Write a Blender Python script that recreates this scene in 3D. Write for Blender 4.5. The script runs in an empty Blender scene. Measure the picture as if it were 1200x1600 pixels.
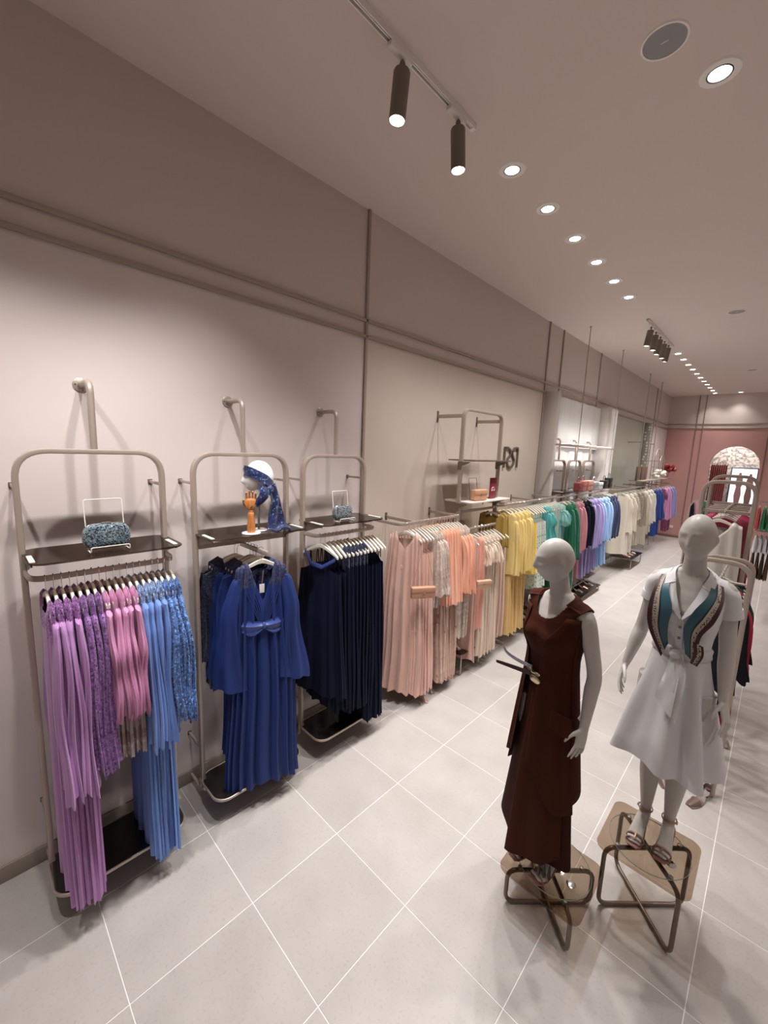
import bpy, bmesh, math, random
from mathutils import Vector, Matrix, noise
PI = math.pi
random.seed(7)
scene = bpy.context.scene
COL = scene.collection

# ------------------------------------------------------------------ camera
cam_d = bpy.data.cameras.new('camera')
cam = bpy.data.objects.new('camera', cam_d)
COL.objects.link(cam)
cam_d.sensor_fit = 'HORIZONTAL'
cam_d.sensor_width = 36
cam_d.lens = 36 * 637.5 / 1200
cam_d.clip_start = 0.05
right = Vector((0.71670089, 0.69633837, 0.03811446))
down = Vector((0.13244201, -0.08224865, -0.98777238))
fwd = Vector((-0.68468894, 0.7129853, -0.15117213))
m = Matrix((right, -down, -fwd)).transposed().to_4x4()
m.translation = Vector((2.852, 0, 2.5))
cam.matrix_world = m
scene.camera = cam

# ------------------------------------------------------------------ world, exposure
world = bpy.data.worlds.new('world')
scene.world = world
world.use_nodes = True
world.node_tree.nodes['Background'].inputs[0].default_value = (1.0, 0.95, 0.92, 1)
world.node_tree.nodes['Background'].inputs[1].default_value = 0.16
scene.view_settings.view_transform = 'Standard'
scene.view_settings.look = 'None'
scene.view_settings.exposure = 0.12
scene.view_settings.gamma = 1.0
scene.view_settings.use_curve_mapping = False
scene.cycles.max_bounces = 7
scene.cycles.diffuse_bounces = 4
scene.cycles.glossy_bounces = 3
scene.cycles.transmission_bounces = 6
scene.cycles.transparent_max_bounces = 8
scene.cycles.caustics_reflective = False
scene.cycles.caustics_refractive = False
scene.cycles.sample_clamp_indirect = 3.0

H = 4.54      # ceiling height
YB = 16.2     # back wall
XR = 7.0      # far side wall, out of frame
YF = -3.5     # shop front, behind the camera
SPOT = 132.0


def spot(loc, tgt, watt, size=104, blend=1.0, radius=0.04, col=(1, 0.955, 0.925), parent=None):
    d = bpy.data.lights.new('spot_lamp', 'SPOT')
    d.energy = watt; d.spot_size = math.radians(size); d.spot_blend = blend
    d.shadow_soft_size = radius; d.color = col
    o = bpy.data.objects.new('lamp_light', d)
    COL.objects.link(o)
    o.location = loc
    o.rotation_euler = (Vector(tgt) - Vector(loc)).to_track_quat('-Z', 'Y').to_euler()
    return o


# ------------------------------------------------------------------ materials
MATS = {}


def nodes_of(m):
    m.use_nodes = True
    nt = m.node_tree
    return nt, nt.nodes['Principled BSDF']


def mat(name, col, rough=0.5, metal=0.0, sheen=0.0, bump=0.0, bscale=200, spec=None,
        vary=0.0, vscale=6.0, emit=None, trans=0.0, coat=0.0, alpha=1.0, stretch=None):
    if name in MATS: return MATS[name]
    m = bpy.data.materials.new(name)
    nt, b = nodes_of(m)
    b.inputs['Base Color'].default_value = (*col, 1)
    b.inputs['Roughness'].default_value = rough
    b.inputs['Metallic'].default_value = metal
    if spec is not None: b.inputs['Specular IOR Level'].default_value = spec
    if sheen: b.inputs['Sheen Weight'].default_value = sheen
    if coat: b.inputs['Coat Weight'].default_value = coat
    if trans: b.inputs['Transmission Weight'].default_value = trans
    if alpha < 1: b.inputs['Alpha'].default_value = alpha
    if emit:
        b.inputs['Emission Color'].default_value = (*emit[:3], 1)
        b.inputs['Emission Strength'].default_value = emit[3]
    tc = nt.nodes.new('ShaderNodeTexCoord')
    src = tc.outputs['Object']
    if stretch:
        mp = nt.nodes.new('ShaderNodeMapping'); mp.inputs['Scale'].default_value = stretch
        nt.links.new(src, mp.inputs[0]); src = mp.outputs[0]
    if vary:
        n = nt.nodes.new('ShaderNodeTexNoise'); n.inputs['Scale'].default_value = vscale
        n.inputs['Detail'].default_value = 6
        nt.links.new(src, n.inputs['Vector'])
        r = nt.nodes.new('ShaderNodeValToRGB')
        r.color_ramp.elements[0].position = 0.3; r.color_ramp.elements[1].position = 0.7
        r.color_ramp.elements[0].color = (*[c * (1 - vary) for c in col], 1)
        r.color_ramp.elements[1].color = (*[min(1, c * (1 + vary)) for c in col], 1)
        nt.links.new(n.outputs['Fac'], r.inputs[0]); nt.links.new(r.outputs[0], b.inputs['Base Color'])
    if bump:
        n = nt.nodes.new('ShaderNodeTexNoise'); n.inputs['Scale'].default_value = bscale
        n.inputs['Detail'].default_value = 3
        nt.links.new(src, n.inputs['Vector'])
        bp = nt.nodes.new('ShaderNodeBump'); bp.inputs['Strength'].default_value = bump
        bp.inputs['Distance'].default_value = 0.002
        nt.links.new(n.outputs['Fac'], bp.inputs['Height']); nt.links.new(bp.outputs[0], b.inputs['Normal'])
    MATS[name] = m
    return m


def spots_mat(name, base, others, scale=14, lo=0.56, rough=0.6, seq=0.0, detail=3, sheen=0.2):
    """cloth with printed or embroidered blotches of other colours; seq adds glittering sequins"""
    if name in MATS: return MATS[name]
    m = bpy.data.materials.new(name)
    nt, b = nodes_of(m)
    b.inputs['Roughness'].default_value = rough
    b.inputs['Sheen Weight'].default_value = sheen
    tc = nt.nodes.new('ShaderNodeTexCoord')
    cur = None
    for i, c in enumerate(others):
        n = nt.nodes.new('ShaderNodeTexNoise'); n.inputs['Scale'].default_value = scale * (1 + 0.35 * i)
        n.inputs['Detail'].default_value = detail
        mp = nt.nodes.new('ShaderNodeMapping'); mp.inputs['Location'].default_value = (3.1 * i, 1.7 * i, 5.3 * i)
        nt.links.new(tc.outputs['Object'], mp.inputs[0]); nt.links.new(mp.outputs[0], n.inputs['Vector'])
        r = nt.nodes.new('ShaderNodeValToRGB')
        r.color_ramp.elements[0].position = lo; r.color_ramp.elements[1].position = lo + 0.04
        nt.links.new(n.outputs['Fac'], r.inputs[0])
        mx = nt.nodes.new('ShaderNodeMix'); mx.data_type = 'RGBA'
        nt.links.new(r.outputs[0], mx.inputs[0])
        if cur is None: mx.inputs[6].default_value = (*base, 1)
        else: nt.links.new(cur, mx.inputs[6])
        mx.inputs[7].default_value = (*c, 1)
        cur = mx.outputs[2]
    nt.links.new(cur, b.inputs['Base Color'])
    if seq:
        v = nt.nodes.new('ShaderNodeTexVoronoi'); v.inputs['Scale'].default_value = 190
        nt.links.new(tc.outputs['Object'], v.inputs['Vector'])
        lt = nt.nodes.new('ShaderNodeMath'); lt.operation = 'GREATER_THAN'
        sp = nt.nodes.new('ShaderNodeSeparateColor')
        nt.links.new(v.outputs['Color'], sp.inputs[0]); nt.links.new(sp.outputs[0], lt.inputs[0])
        lt.inputs[1].default_value = 1 - seq
        nt.links.new(lt.outputs[0], b.inputs['Metallic'])
        ml = nt.nodes.new('ShaderNodeMath'); ml.operation = 'MULTIPLY_ADD'
        nt.links.new(lt.outputs[0], ml.inputs[0]); ml.inputs[1].default_value = -0.4; ml.inputs[2].default_value = rough
        nt.links.new(ml.outputs[0], b.inputs['Roughness'])
        bp = nt.nodes.new('ShaderNodeBump'); bp.inputs['Strength'].default_value = 0.9
        bp.inputs['Distance'].default_value = 0.004
        nt.links.new(v.outputs['Color'], bp.inputs['Height']); nt.links.new(bp.outputs[0], b.inputs['Normal'])
    MATS[name] = m
    return m


def cloth(name, col, rough=0.75, sheen=0.25, **k):
    k.setdefault('bump', 0.15); k.setdefault('bscale', 350)
    return mat(name, col, rough, sheen=sheen, **k)


def lace(name, col, dark=0.45, seq=0.12, light=1.5):
    return spots_mat(name, col, [tuple(c * dark for c in col), tuple(min(1, c * light + 0.02) for c in col)], scale=55, lo=0.55, seq=seq, rough=0.6)


M_wall = mat('wall_paint_pinkish_lit', (0.74, 0.655, 0.63), 0.6, bump=0.05, bscale=80, vary=0.03, vscale=1.5)  # pinkish tint of the light on this panel is in the colour
M_wall2 = mat('wall_paint_beige_lit', (0.66, 0.57, 0.50), 0.6, bump=0.05, bscale=80, vary=0.03, vscale=1.5)  # same paint as the pale wall, its different light put into the colour
M_upper = mat('painted_wall_taupe', (0.64, 0.55, 0.505), 0.7, bump=0.05, bscale=80)
M_ceil = mat('ceiling_paint', (0.76, 0.655, 0.60), 0.8, bump=0.04, bscale=60)
M_trim = mat('trim_bronze', (0.40, 0.325, 0.275), 0.45)
M_base = mat('baseboard_taupe', (0.30, 0.25, 0.215), 0.5)
M_pink = mat('painted_wall_rose', (0.60, 0.335, 0.31), 0.65, vary=0.03, vscale=2)
M_green = mat('panel_green_reflection', (0.33, 0.33, 0.27), 0.3, vary=0.05, vscale=2)  # greenish reflection of mirror glass put into the panel colour
M_white = mat('white_plaster', (0.72, 0.70, 0.69), 0.6)
M_grey = mat('jamb_grey', (0.56, 0.51, 0.48), 0.6)
M_metal = mat('champagne_metal', (0.46, 0.385, 0.33), 0.38, 0.35)
M_metal_d = mat('bronze_metal', (0.20, 0.165, 0.135), 0.4, 0.5)
M_chrome = mat('chrome', (0.75, 0.74, 0.72), 0.15, 1.0)
M_gold = mat('brushed_gold', (0.72, 0.58, 0.36), 0.28, 1.0)
M_black = mat('black_glass', (0.018, 0.015, 0.013), 0.12, coat=0.3)
M_ivory = mat('ivory_wood', (0.78, 0.73, 0.64), 0.45)
M_wire = mat('white_wire', (0.82, 0.79, 0.74), 0.4)
M_lampbody = mat('lamp_body_bronze', (0.20, 0.17, 0.135), 0.45, 0.2)
M_lampwhite = mat('lamp_trim_white', (0.92, 0.88, 0.84), 0.4)
M_glow = mat('lamp_glow', (1, 1, 1), 0.5, emit=(1, 0.97, 0.93, 14))
M_lens = mat('lamp_reflector', (0.75, 0.85, 0.9), 0.1, 0.8, emit=(0.75, 0.9, 1.0, 1.2))
M_slot = mat('track_slot_dark', (0.07, 0.06, 0.055), 0.5)
M_speaker = mat('speaker_mesh_grey', (0.33, 0.32, 0.33), 0.6, bump=0.4, bscale=900)
M_mann = mat('mannequin_matt_white', (0.60, 0.575, 0.54), 0.42)
M_headwhite = mat('gloss_white', (0.88, 0.87, 0.86), 0.3)
M_wood = mat('warm_wood', (0.52, 0.20, 0.06), 0.4, vary=0.25, vscale=22, stretch=(3, 3, 0.5))


def glass_mat(name, col, mixf, rough=0.03):
    """thin tinted pane: tinted see-through mixed with a gloss coat"""
    m = bpy.data.materials.new(name); m.use_nodes = True
    nt = m.node_tree; nt.nodes.remove(nt.nodes['Principled BSDF'])
    out = nt.nodes['Material Output']
    t = nt.nodes.new('ShaderNodeBsdfTransparent'); t.inputs[0].default_value = (*col, 1)
    g = nt.nodes.new('ShaderNodeBsdfGlossy'); g.inputs['Roughness'].default_value = rough
    g.inputs[0].default_value = (0.9, 0.9, 0.9, 1)
    fr = nt.nodes.new('ShaderNodeFresnel'); fr.inputs[0].default_value = 1.5
    mx = nt.nodes.new('ShaderNodeMixShader')
    ad = nt.nodes.new('ShaderNodeMath'); ad.operation = 'MULTIPLY_ADD'
    ad.inputs[1].default_value = 0.9; ad.inputs[2].default_value = mixf
    ge = nt.nodes.new('ShaderNodeNewGeometry'); iv = nt.nodes.new('ShaderNodeMath'); iv.operation = 'SUBTRACT'; iv.inputs[0].default_value = 1
    nt.links.new(ge.outputs['Backfacing'], iv.inputs[1])
    m2 = nt.nodes.new('ShaderNodeMath'); m2.operation = 'MULTIPLY'; nt.links.new(fr.outputs[0], m2.inputs[0]); nt.links.new(iv.outputs[0], m2.inputs[1])
    nt.links.new(m2.outputs[0], ad.inputs[0])
    nt.links.new(ad.outputs[0], mx.inputs[0]); nt.links.new(t.outputs[0], mx.inputs[1]); nt.links.new(g.outputs[0], mx.inputs[2])
    nt.links.new(mx.outputs[0], out.inputs[0])
    return m


M_smoke = glass_mat('smoked_glass', (0.34, 0.29, 0.25), 0.02)
M_bronzeglass = glass_mat('bronze_glass', (0.72, 0.64, 0.56), 0.01)
M_clear = glass_mat('clear_glass', (0.97, 0.98, 0.97), 0.01)
M_glassedge = mat('glass_edge_green', (0.35, 0.5, 0.45), 0.1, alpha=0.7)


def tile_mat():
    m = bpy.data.materials.new('porcelain_tile'); nt, b = nodes_of(m)
    geo = nt.nodes.new('ShaderNodeNewGeometry')
    oi = nt.nodes.new('ShaderNodeObjectInfo')
    n1 = nt.nodes.new('ShaderNodeTexNoise'); n1.inputs['Scale'].default_value = 3.2; n1.inputs['Detail'].default_value = 8
    n2 = nt.nodes.new('ShaderNodeTexNoise'); n2.inputs['Scale'].default_value = 60; n2.inputs['Detail'].default_value = 9; n2.inputs['Roughness'].default_value = 0.7
    nt.links.new(geo.outputs['Position'], n1.inputs['Vector']); nt.links.new(geo.outputs['Position'], n2.inputs['Vector'])
    r1 = nt.nodes.new('ShaderNodeValToRGB')
    r1.color_ramp.elements[0].position = 0.32; r1.color_ramp.elements[0].color = (0.445, 0.415, 0.395, 1)
    r1.color_ramp.elements[1].position = 0.68; r1.color_ramp.elements[1].color = (0.505, 0.475, 0.455, 1)
    nt.links.new(n1.outputs['Fac'], r1.inputs[0])
    r2 = nt.nodes.new('ShaderNodeValToRGB')
    r2.color_ramp.elements[0].position = 0.30; r2.color_ramp.elements[0].color = (0.62, 0.58, 0.54, 1)
    r2.color_ramp.elements[1].position = 0.46; r2.color_ramp.elements[1].color = (1, 1, 1, 1)
    nt.links.new(n2.outputs['Fac'], r2.inputs[0])
    mx = nt.nodes.new('ShaderNodeMix'); mx.data_type = 'RGBA'; mx.blend_type = 'MULTIPLY'; mx.inputs[0].default_value = 0.5
    nt.links.new(r1.outputs[0], mx.inputs[6]); nt.links.new(r2.outputs[0], mx.inputs[7])
    hs = nt.nodes.new('ShaderNodeHueSaturation')
    ma = nt.nodes.new('ShaderNodeMath'); ma.operation = 'MULTIPLY_ADD'; ma.inputs[1].default_value = 0.06; ma.inputs[2].default_value = 0.97
    nt.links.new(oi.outputs['Random'], ma.inputs[0]); nt.links.new(ma.outputs[0], hs.inputs['Value'])
    nt.links.new(mx.outputs[2], hs.inputs['Color']); nt.links.new(hs.outputs[0], b.inputs['Base Color'])
    b.inputs['Roughness'].default_value = 0.38
    return m


M_tile = tile_mat()
M_grout = mat('white_grout', (0.86, 0.84, 0.82), 0.8)


# ------------------------------------------------------------------ mesh helpers
def mk(name, verts, faces, m=None, parent=None, loc=None, rot=None, angle=40, mats=None, fmat=None):
    me = bpy.data.meshes.new(name)
    me.from_pydata([tuple(v) for v in verts], [], faces)
    if mats:
        for x in mats: me.materials.append(x)
        if fmat:
            for p, i in zip(me.polygons, fmat): p.material_index = i
    elif m: me.materials.append(m)
    me.polygons.foreach_set('use_smooth', [True] * len(me.polygons))
    me.set_sharp_from_angle(angle=math.radians(angle))
    o = bpy.data.objects.new(name, me)
    COL.objects.link(o)
    if loc is not None: o.location = loc
    if rot is not None: o.rotation_euler = rot
    if parent: o.parent = parent
    return o


class MB:
    def __init__(s): s.v = []; s.f = []
    def add(s, vf):
        n = len(s.v); s.v += [tuple(a) for a in vf[0]]; s.f += [tuple(i + n for i in f) for f in vf[1]]; return s
    def build(s, name, m, parent=None, **k): return mk(name, s.v, s.f, m, parent, **k)


def box(x0, x1, y0, y1, z0, z1):
    v = [(x, y, z) for z in (z0, z1) for y in (y0, y1) for x in (x0, x1)]
    return v, [(0, 2, 3, 1), (4, 5, 7, 6), (0, 1, 5, 4), (1, 3, 7, 5), (3, 2, 6, 7), (2, 0, 4, 6)]


def bev(x0, x1, y0, y1, z0, z1, b=0.003, seg=2):
    """box with bevelled edges"""
    bm = bmesh.new()
    vs = [bm.verts.new(p) for p in box(x0, x1, y0, y1, z0, z1)[0]]
    for f in box(0, 1, 0, 1, 0, 1)[1]: bm.faces.new([vs[i] for i in f])
    bmesh.ops.bevel(bm, geom=bm.edges[:], offset=b, segments=seg, affect='EDGES', profile=0.5)
    bm.verts.index_update()
    r = [tuple(v.co) for v in bm.verts], [tuple(v.index for v in f.verts) for f in bm.faces]
    bm.free()
    return r


def loft(rings, closed=False, cap=True):
    n = len(rings[0]); v = [p for r in rings for p in r]; f = []
    R = len(rings)
    for i in range(R if closed else R - 1):
        a = i * n; b = ((i + 1) % R) * n
        for j in range(n):
            k = (j + 1) % n
            f.append((a + j, a + k, b + k, b + j))
    if cap and not closed:
        f.append(tuple(range(n - 1, -1, -1))); f.append(tuple((R - 1) * n + j for j in range(n)))
    return v, f


def prof_round(r, n=10): return [(r * math.cos(2 * PI * i / n), r * math.sin(2 * PI * i / n)) for i in range(n)]


def prof_rect(a, b, r=0.004, seg=2):
    out = []
    for cx, cy, s in ((a - r, b - r, 0), (-a + r, b - r, 1), (-a + r, -b + r, 2), (a - r, -b + r, 3)):
        for i in range(seg + 1):
            t = PI / 2 * (s + i / seg); out.append((cx + r * math.cos(t), cy + r * math.sin(t)))
    return out


def fillet(pts, r, seg=6, closed=False):
    """polyline with rounded corners"""
    P = [Vector(p) for p in pts]; out = []; n = len(P)
    for i in range(n):
        if not closed and i in (0, n - 1): out.append(P[i]); continue
        a, b, c = P[i - 1], P[i], P[(i + 1) % n]
        d1 = (a - b); d2 = (c - b); l = min(r, d1.length * 0.49, d2.length * 0.49)
        d1.normalize(); d2.normalize(); p1 = b + d1 * l; p2 = b + d2 * l
        for k in range(seg + 1):
            t = k / seg; out.append(p1 * (1 - t) ** 2 + b * 2 * t * (1 - t) + p2 * t * t)
    return out


def sweep(path, prof, up=None, closed=False):
    """profile (a along 'side', b along normal) swept; up = fixed side axis for planar paths, or parallel transport"""
    P = [Vector(p) for p in path]; n = len(P); rings = []
    prev = None
    for i in range(n):
        if closed: t = P[(i + 1) % n] - P[i - 1]
        else: t = P[min(i + 1, n - 1)] - P[max(i - 1, 0)]
        t.normalize()
        if up is not None: s = Vector(up)
        else:
            if prev is None: s = t.orthogonal()
            else: s = prev - t * prev.dot(t)
            s.normalize(); prev = s
        q = t.cross(s).normalized()
        # widen in corners
        rings.append([P[i] + s * a + q * b for a, b in prof])
    return loft(rings, closed)


def tube(path, r, n=10, closed=False): return sweep(path, prof_round(r, n), None, closed)


def lathe(pr, n=24, c=(0, 0, 0)):
    rings = [[(c[0] + r * math.cos(2 * PI * i / n), c[1] + r * math.sin(2 * PI * i / n), c[2] + z) for i in range(n)] for r, z in pr]
    return loft(rings)


def plate(outline, z0, z1, bevel=0.0):
    """flat plate from an xy outline"""
    n = len(outline)
    if bevel:
        cx = sum(p[0] for p in outline) / n; cy = sum(p[1] for p in outline) / n
        def sh(b): return [(cx + (x - cx) * (1 - b / max(0.01, math.hypot(x - cx, y - cy))), cy + (y - cy) * (1 - b / max(0.01, math.hypot(x - cx, y - cy)))) for x, y in outline]
        o2 = sh(bevel)
        return loft([[(x, y, z0) for x, y in o2], [(x, y, z0 + bevel) for x, y in outline], [(x, y, z1 - bevel) for x, y in outline], [(x, y, z1) for x, y in o2]])
    return loft([[(x, y, z0) for x, y in outline], [(x, y, z1) for x, y in outline]])


def rrect(x0, x1, y0, y1, r, seg=6):
    out = []
    for cx, cy, s in ((x1 - r, y1 - r, 0), (x0 + r, y1 - r, 1), (x0 + r, y0 + r, 2), (x1 - r, y0 + r, 3)):
        for i in range(seg + 1):
            t = PI / 2 * (s + i / seg); out.append((cx + r * math.cos(t), cy + r * math.sin(t)))
    return out


def tag(o, label=None, cat=None, group=None, kind=None):
    if label: o['label'] = label
    if cat: o['category'] = cat
    if group: o['group'] = group
    if kind: o['kind'] = kind
    return o


def thing(name, label, cat, loc=(0, 0, 0), rz=0, group=None):
    o = bpy.data.objects.new(name, None); COL.objects.link(o)
    o.empty_display_size = 0.1
    o.location = loc; o.rotation_euler = (0, 0, rz)
    return tag(o, label, cat, group)


def struct(name, vf, m, label=None):
    return tag(mk(name, vf[0], vf[1], m), label or None, None, None, 'structure')


def dup(root, loc=None, rz=None, label=None, group=None):
    r = root.copy(); COL.objects.link(r)
    if loc is not None: r.location = loc
    if rz is not None: r.rotation_euler = (0, 0, rz)
    if label: r['label'] = label
    if group: r['group'] = group
    for ch in list(root.children):
        c = ch.copy(); COL.objects.link(c); c.parent = r
        for g in list(ch.children):
            d = g.copy(); COL.objects.link(d); d.parent = c
    return r


ORD = ['first', 'second', 'third', 'fourth', 'fifth', 'sixth', 'seventh', 'eighth', 'ninth', 'tenth', 'eleventh', 'twelfth',
       'thirteenth', 'fourteenth', 'fifteenth', 'sixteenth', 'seventeenth', 'eighteenth', 'nineteenth', 'twentieth',
       'twenty-first', 'twenty-second', 'twenty-third', 'twenty-fourth', 'twenty-fifth', 'twenty-sixth']

# ------------------------------------------------------------------ setting
T = 0.5954; TX0 = 0.480 - 1 * T; TY0 = 0.329; J = 0.0022
floor = struct('floor', box(-0.02, XR, YF, YB + 3.3, -0.06, -0.0015), M_grout, 'pale stone-look tiled shop floor with white joints')
tile_me = None
for i in range(0, 7):
    x0 = TX0 + i * T; x1 = x0 + T
    for j in range(-3, 33):
        y0 = TY0 + j * T
        if i > 5 and j > 6: continue
        if y0 + T > YB + 0.2 and i > 4: continue
        if i == 0:
            o = mk('tile', *bev(0.0 + J, x1 - J, y0 + J, y0 + T - J, -0.01, 0.0, 0.0008, 1), M_tile, floor) if j == -3 else None
            if o: edge_me = o.data; o.location = (0, 0, 0); continue
            o = bpy.data.objects.new('tile', edge_me); COL.objects.link(o); o.parent = floor; o.location = (0, (j + 3) * T, 0)
        else:
            if tile_me is None:
                o = mk('tile', *bev(J, T - J, J, T - J, -0.01, 0.0, 0.0008, 1), M_tile, floor, (x0, y0, 0)); tile_me = o.data
            else:
                o = bpy.data.objects.new('tile', tile_me); COL.objects.link(o); o.parent = floor; o.location = (x0, y0, 0)
# left-over floor towards the unseen side
xr0 = TX0 + 7 * T
o = mk('tile_field', *box(xr0, XR, YF, YB, -0.01, 0.0), M_tile, floor); o['kind'] = 'stuff'

ceiling = struct('ceiling', box(-0.1, XR + 0.1, YF - 0.1, YB + 0.1, H, H + 0.1), M_ceil, 'smooth taupe painted ceiling')
struct('wall_left', box(-0.1, 0, YF, YB, 3.5, H), M_upper, 'upper taupe band of the long left wall')
wl = struct('wall_left_panels', box(-0.1, 0, YF, 2.64, 0, 3.5), M_wall, 'lower wall behind the three nearest racks, coloured pale pinkish as lit')
wl.name = 'wall_left.001'
o = struct('wall_left.002', box(-0.1, 0, 2.64, 6.5, 0, 3.5), M_wall2, 'lower wall behind the peach and yellow clothes, coloured beige as lit')
struct('wall_left.003', box(-0.1, 0, 6.5, 9.9, 0, 3.5), M_white, 'pale niche wall behind the three far racks')
struct('wall_left.004', box(-0.1, 0.0, 9.9, 13.3, 0, 3.5), M_green, 'glossy wall section with a painted grey-green reflection behind the cream clothes')
struct('wall_left.005', box(-0.1, 0, 13.3, YB, 0, 3.5), M_wall, 'last pale section of the left wall')
struct('wall_right', box(XR, XR + 0.1, YF, YB, 0, H), M_wall)
struct('wall_front', box(-0.1, XR, YF - 0.1, YF, 0, H), M_wall2)
tb = MB()
# baseboard
struct('baseboard_left', bev(0, 0.014, YF, 6.5, 0, 0.10, 0.003), M_base, 'taupe baseboard along the left wall')
struct('baseboard_left.001', bev(0, 0.014, 9.95, YB, 0, 0.10, 0.003), M_base, 'taupe baseboard of the far left wall')
# mouldings
k = 1
for z in (3.50, 3.635):
    struct('trim_%d' % k, bev(0, 0.022, YF, YB, z - 0.014, z + 0.014, 0.004), M_trim, ('lower' if z < 3.6 else 'upper') + ' horizontal moulding on the left wall'); k += 1
for y, z0, lab in ((2.64, 0.0, 'vertical moulding between the pale and the beige wall panel'), (6.5, 0.0, 'vertical moulding beside the niche'),
              (7.06, 3.5, 'short vertical moulding above the niche, nearer one'), (8.4, 3.5, 'faint short moulding above the niche, middle'),
              (8.99, 3.5, 'short vertical moulding above the niche, farther one'), (14.1, 0.0, 'vertical moulding near the far corner')):
    if y == 8.4: continue
    struct('trim_%d' % k, bev(0, 0.022, y - 0.014, y + 0.014, z0, H, 0.004), M_trim, lab); k += 1
# niche jambs
struct('wall_niche', bev(0, 0.22, 6.55, 6.66, 0, 3.5, 0.003), M_grey, 'pale jamb at the near side of the niche')
struct('wall_niche.001', bev(0, 0.22, 9.15, 9.35, 0, 3.5, 0.003), M_grey, 'pale jamb at the far side of the niche')
struct('trim_%d' % k, bev(0.0, 0.22, 9.36, 9.75, 0, 3.5, 0.003), M_white, 'pale pier beside the mosaic strip'); k += 1
# soft vertical folds of the upper niche lining
rings = []
for i in range(61):
    y = 6.67 + (9.14 - 6.67) * i / 60
    d = 0.05 + 0.012 * math.sin(i * 0.55) + 0.006 * math.sin(i * 1.7)
    rings.append([(0.002, y, 2.66), (d, y, 2.66), (d, y, 3.49), (0.002, y, 3.49)])
tag(mk('niche_curtain', *loft(rings), M_white), 'pale fabric lining with soft vertical folds in the top of the niche', 'curtain')


# mosaic terrazzo strips: separate chips set in a strip
def chips(name, y0, y1, x, z0, z1, lab):
    global k
    s = struct('trim_%d' % k, bev(0, x, y0, y1, z0, z1, 0.002), mat('mosaic_bed', (0.35, 0.32, 0.28), 0.6), lab); k += 1
    b = MB(); rnd = random.Random(int(y0 * 10))
    z = z0 + 0.03
    while z < z1 - 0.06:
        for yy in (y0 - 0.004,):
            h = rnd.uniform(0.03, 0.06); xo = rnd.uniform(0.01, x - 0.05)
            b.add(bev(xo, xo + 0.045, y0 - 0.006, y0 + 0.004, z, z + h, 0.002, 1))
        b.add(bev(x - 0.004, x + 0.006, y0 + 0.01 + rnd.uniform(0, 0.02), y0 + 0.05, z, z + h, 0.002, 1))
        z += h + rnd.uniform(0.02, 0.05)
    o = b.build('mosaic_chips', mat('pearl_chip', (0.80, 0.78, 0.70), 0.3), s); o['kind'] = 'stuff'


chips('a', 9.82, 9.90, 0.16, 0.1, 3.49, 'narrow mosaic strip before the grey-green wall section')
chips('b', 13.2, 13.3, 0.16, 0.1, 3.49, 'narrow mosaic strip after the grey-green wall section')

# ------------------------------------------------------------------ back wall with the arch
def arch_pts(cx, w, zs, z0=0.0, n=18):
    """outline of an arched opening, x/z"""
    r = w / 2
    return [(cx - r, z0)] + [(cx + r * math.cos(PI - PI * i / n), zs + r * math.sin(PI - PI * i / n)) for i in range(n + 1)] + [(cx + r, z0)]


def wall_with_arch():
    cx, w, zs = 1.80, 1.16, 2.42
    A = arch_pts(cx, w, zs)
    v = []; f = []
    def add(p): v.append(p); return len(v) - 1
    ztop = 3.53
    ids = [add((x, YB, z)) for x, z in A]
    top = [add((x, YB, ztop)) for x, z in A]
    for i in range(len(A) - 1):
        f.append((ids[i], ids[i + 1], top[i + 1], top[i]))
    bk = [add((x, YB + 0.25, z)) for x, z in A]
    for i in range(len(A) - 1): f.append((ids[i], bk[i], bk[i + 1], ids[i + 1]))
    a = add((-0.1, YB, 0)); b = add((-0.1, YB, ztop))
    f.append((a, ids[0], top[0], b))
    c = add((XR, YB, 0)); d = add((XR, YB, ztop)); f.append((ids[-1], c, d, top[-1]))
    return v, f


struct('wall_back', wall_with_arch(), M_pink, 'dusty rose far wall with an arched opening')
struct('wall_back.001', box(-0.1, XR, YB, YB + 0.1, 3.53, H), M_upper, 'taupe band above the rose far wall')
struct('baseboard_back', bev(0.02, 1.18, YB - 0.014, YB, 0, 0.08, 0.003), mat('baseboard_rose', (0.30, 0.15, 0.13), 0.5), 'dark rose baseboard of the far wall')
for z in (3.53, 3.66):
    struct('trim_%d' % k, bev(0, XR, YB - 0.022, YB, z - 0.014, z + 0.014, 0.004), M_trim, ('lower' if z < 3.6 else 'upper') + ' horizontal moulding on the far wall'); k += 1
for x in (0.75, 0.92, 2.45):
    struct('trim_%d' % k, bev(x - 0.012, x + 0.012, YB - 0.022, YB, 0.0, H, 0.004), mat('trim_rose_brown', (0.27, 0.17, 0.145), 0.5),
           {0.75: 'left of the twin vertical mouldings on the far wall', 0.92: 'right of the twin vertical mouldings on the far wall', 2.45: 'vertical moulding right of the arch'}[x]); k += 1
# fitting area behind the arch
M_botan = spots_mat('botanical_wallpaper', (0.78, 0.72, 0.66), [(0.30, 0.27, 0.24), (0.45, 0.36, 0.33)], scale=9, lo=0.53, rough=0.8)
struct('wall_alcove', box(0.9, 3.0, YB + 1.6, YB + 1.7, 0, 3.6), M_botan, 'botanical papered wall behind the arch')
struct('wall_alcove.001', box(0.8, 0.9, YB + 0.3, YB + 3.3, 0, 3.6), M_botan)
struct('wall_alcove.002', box(3.0, 3.1, YB + 0.3, YB + 3.3, 0, 3.6), M_botan)
struct('ceiling_alcove', box(0.8, 3.1, YB + 0.25, YB + 3.3, 3.6, 3.7), M_white).name = 'ceiling.001'
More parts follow.
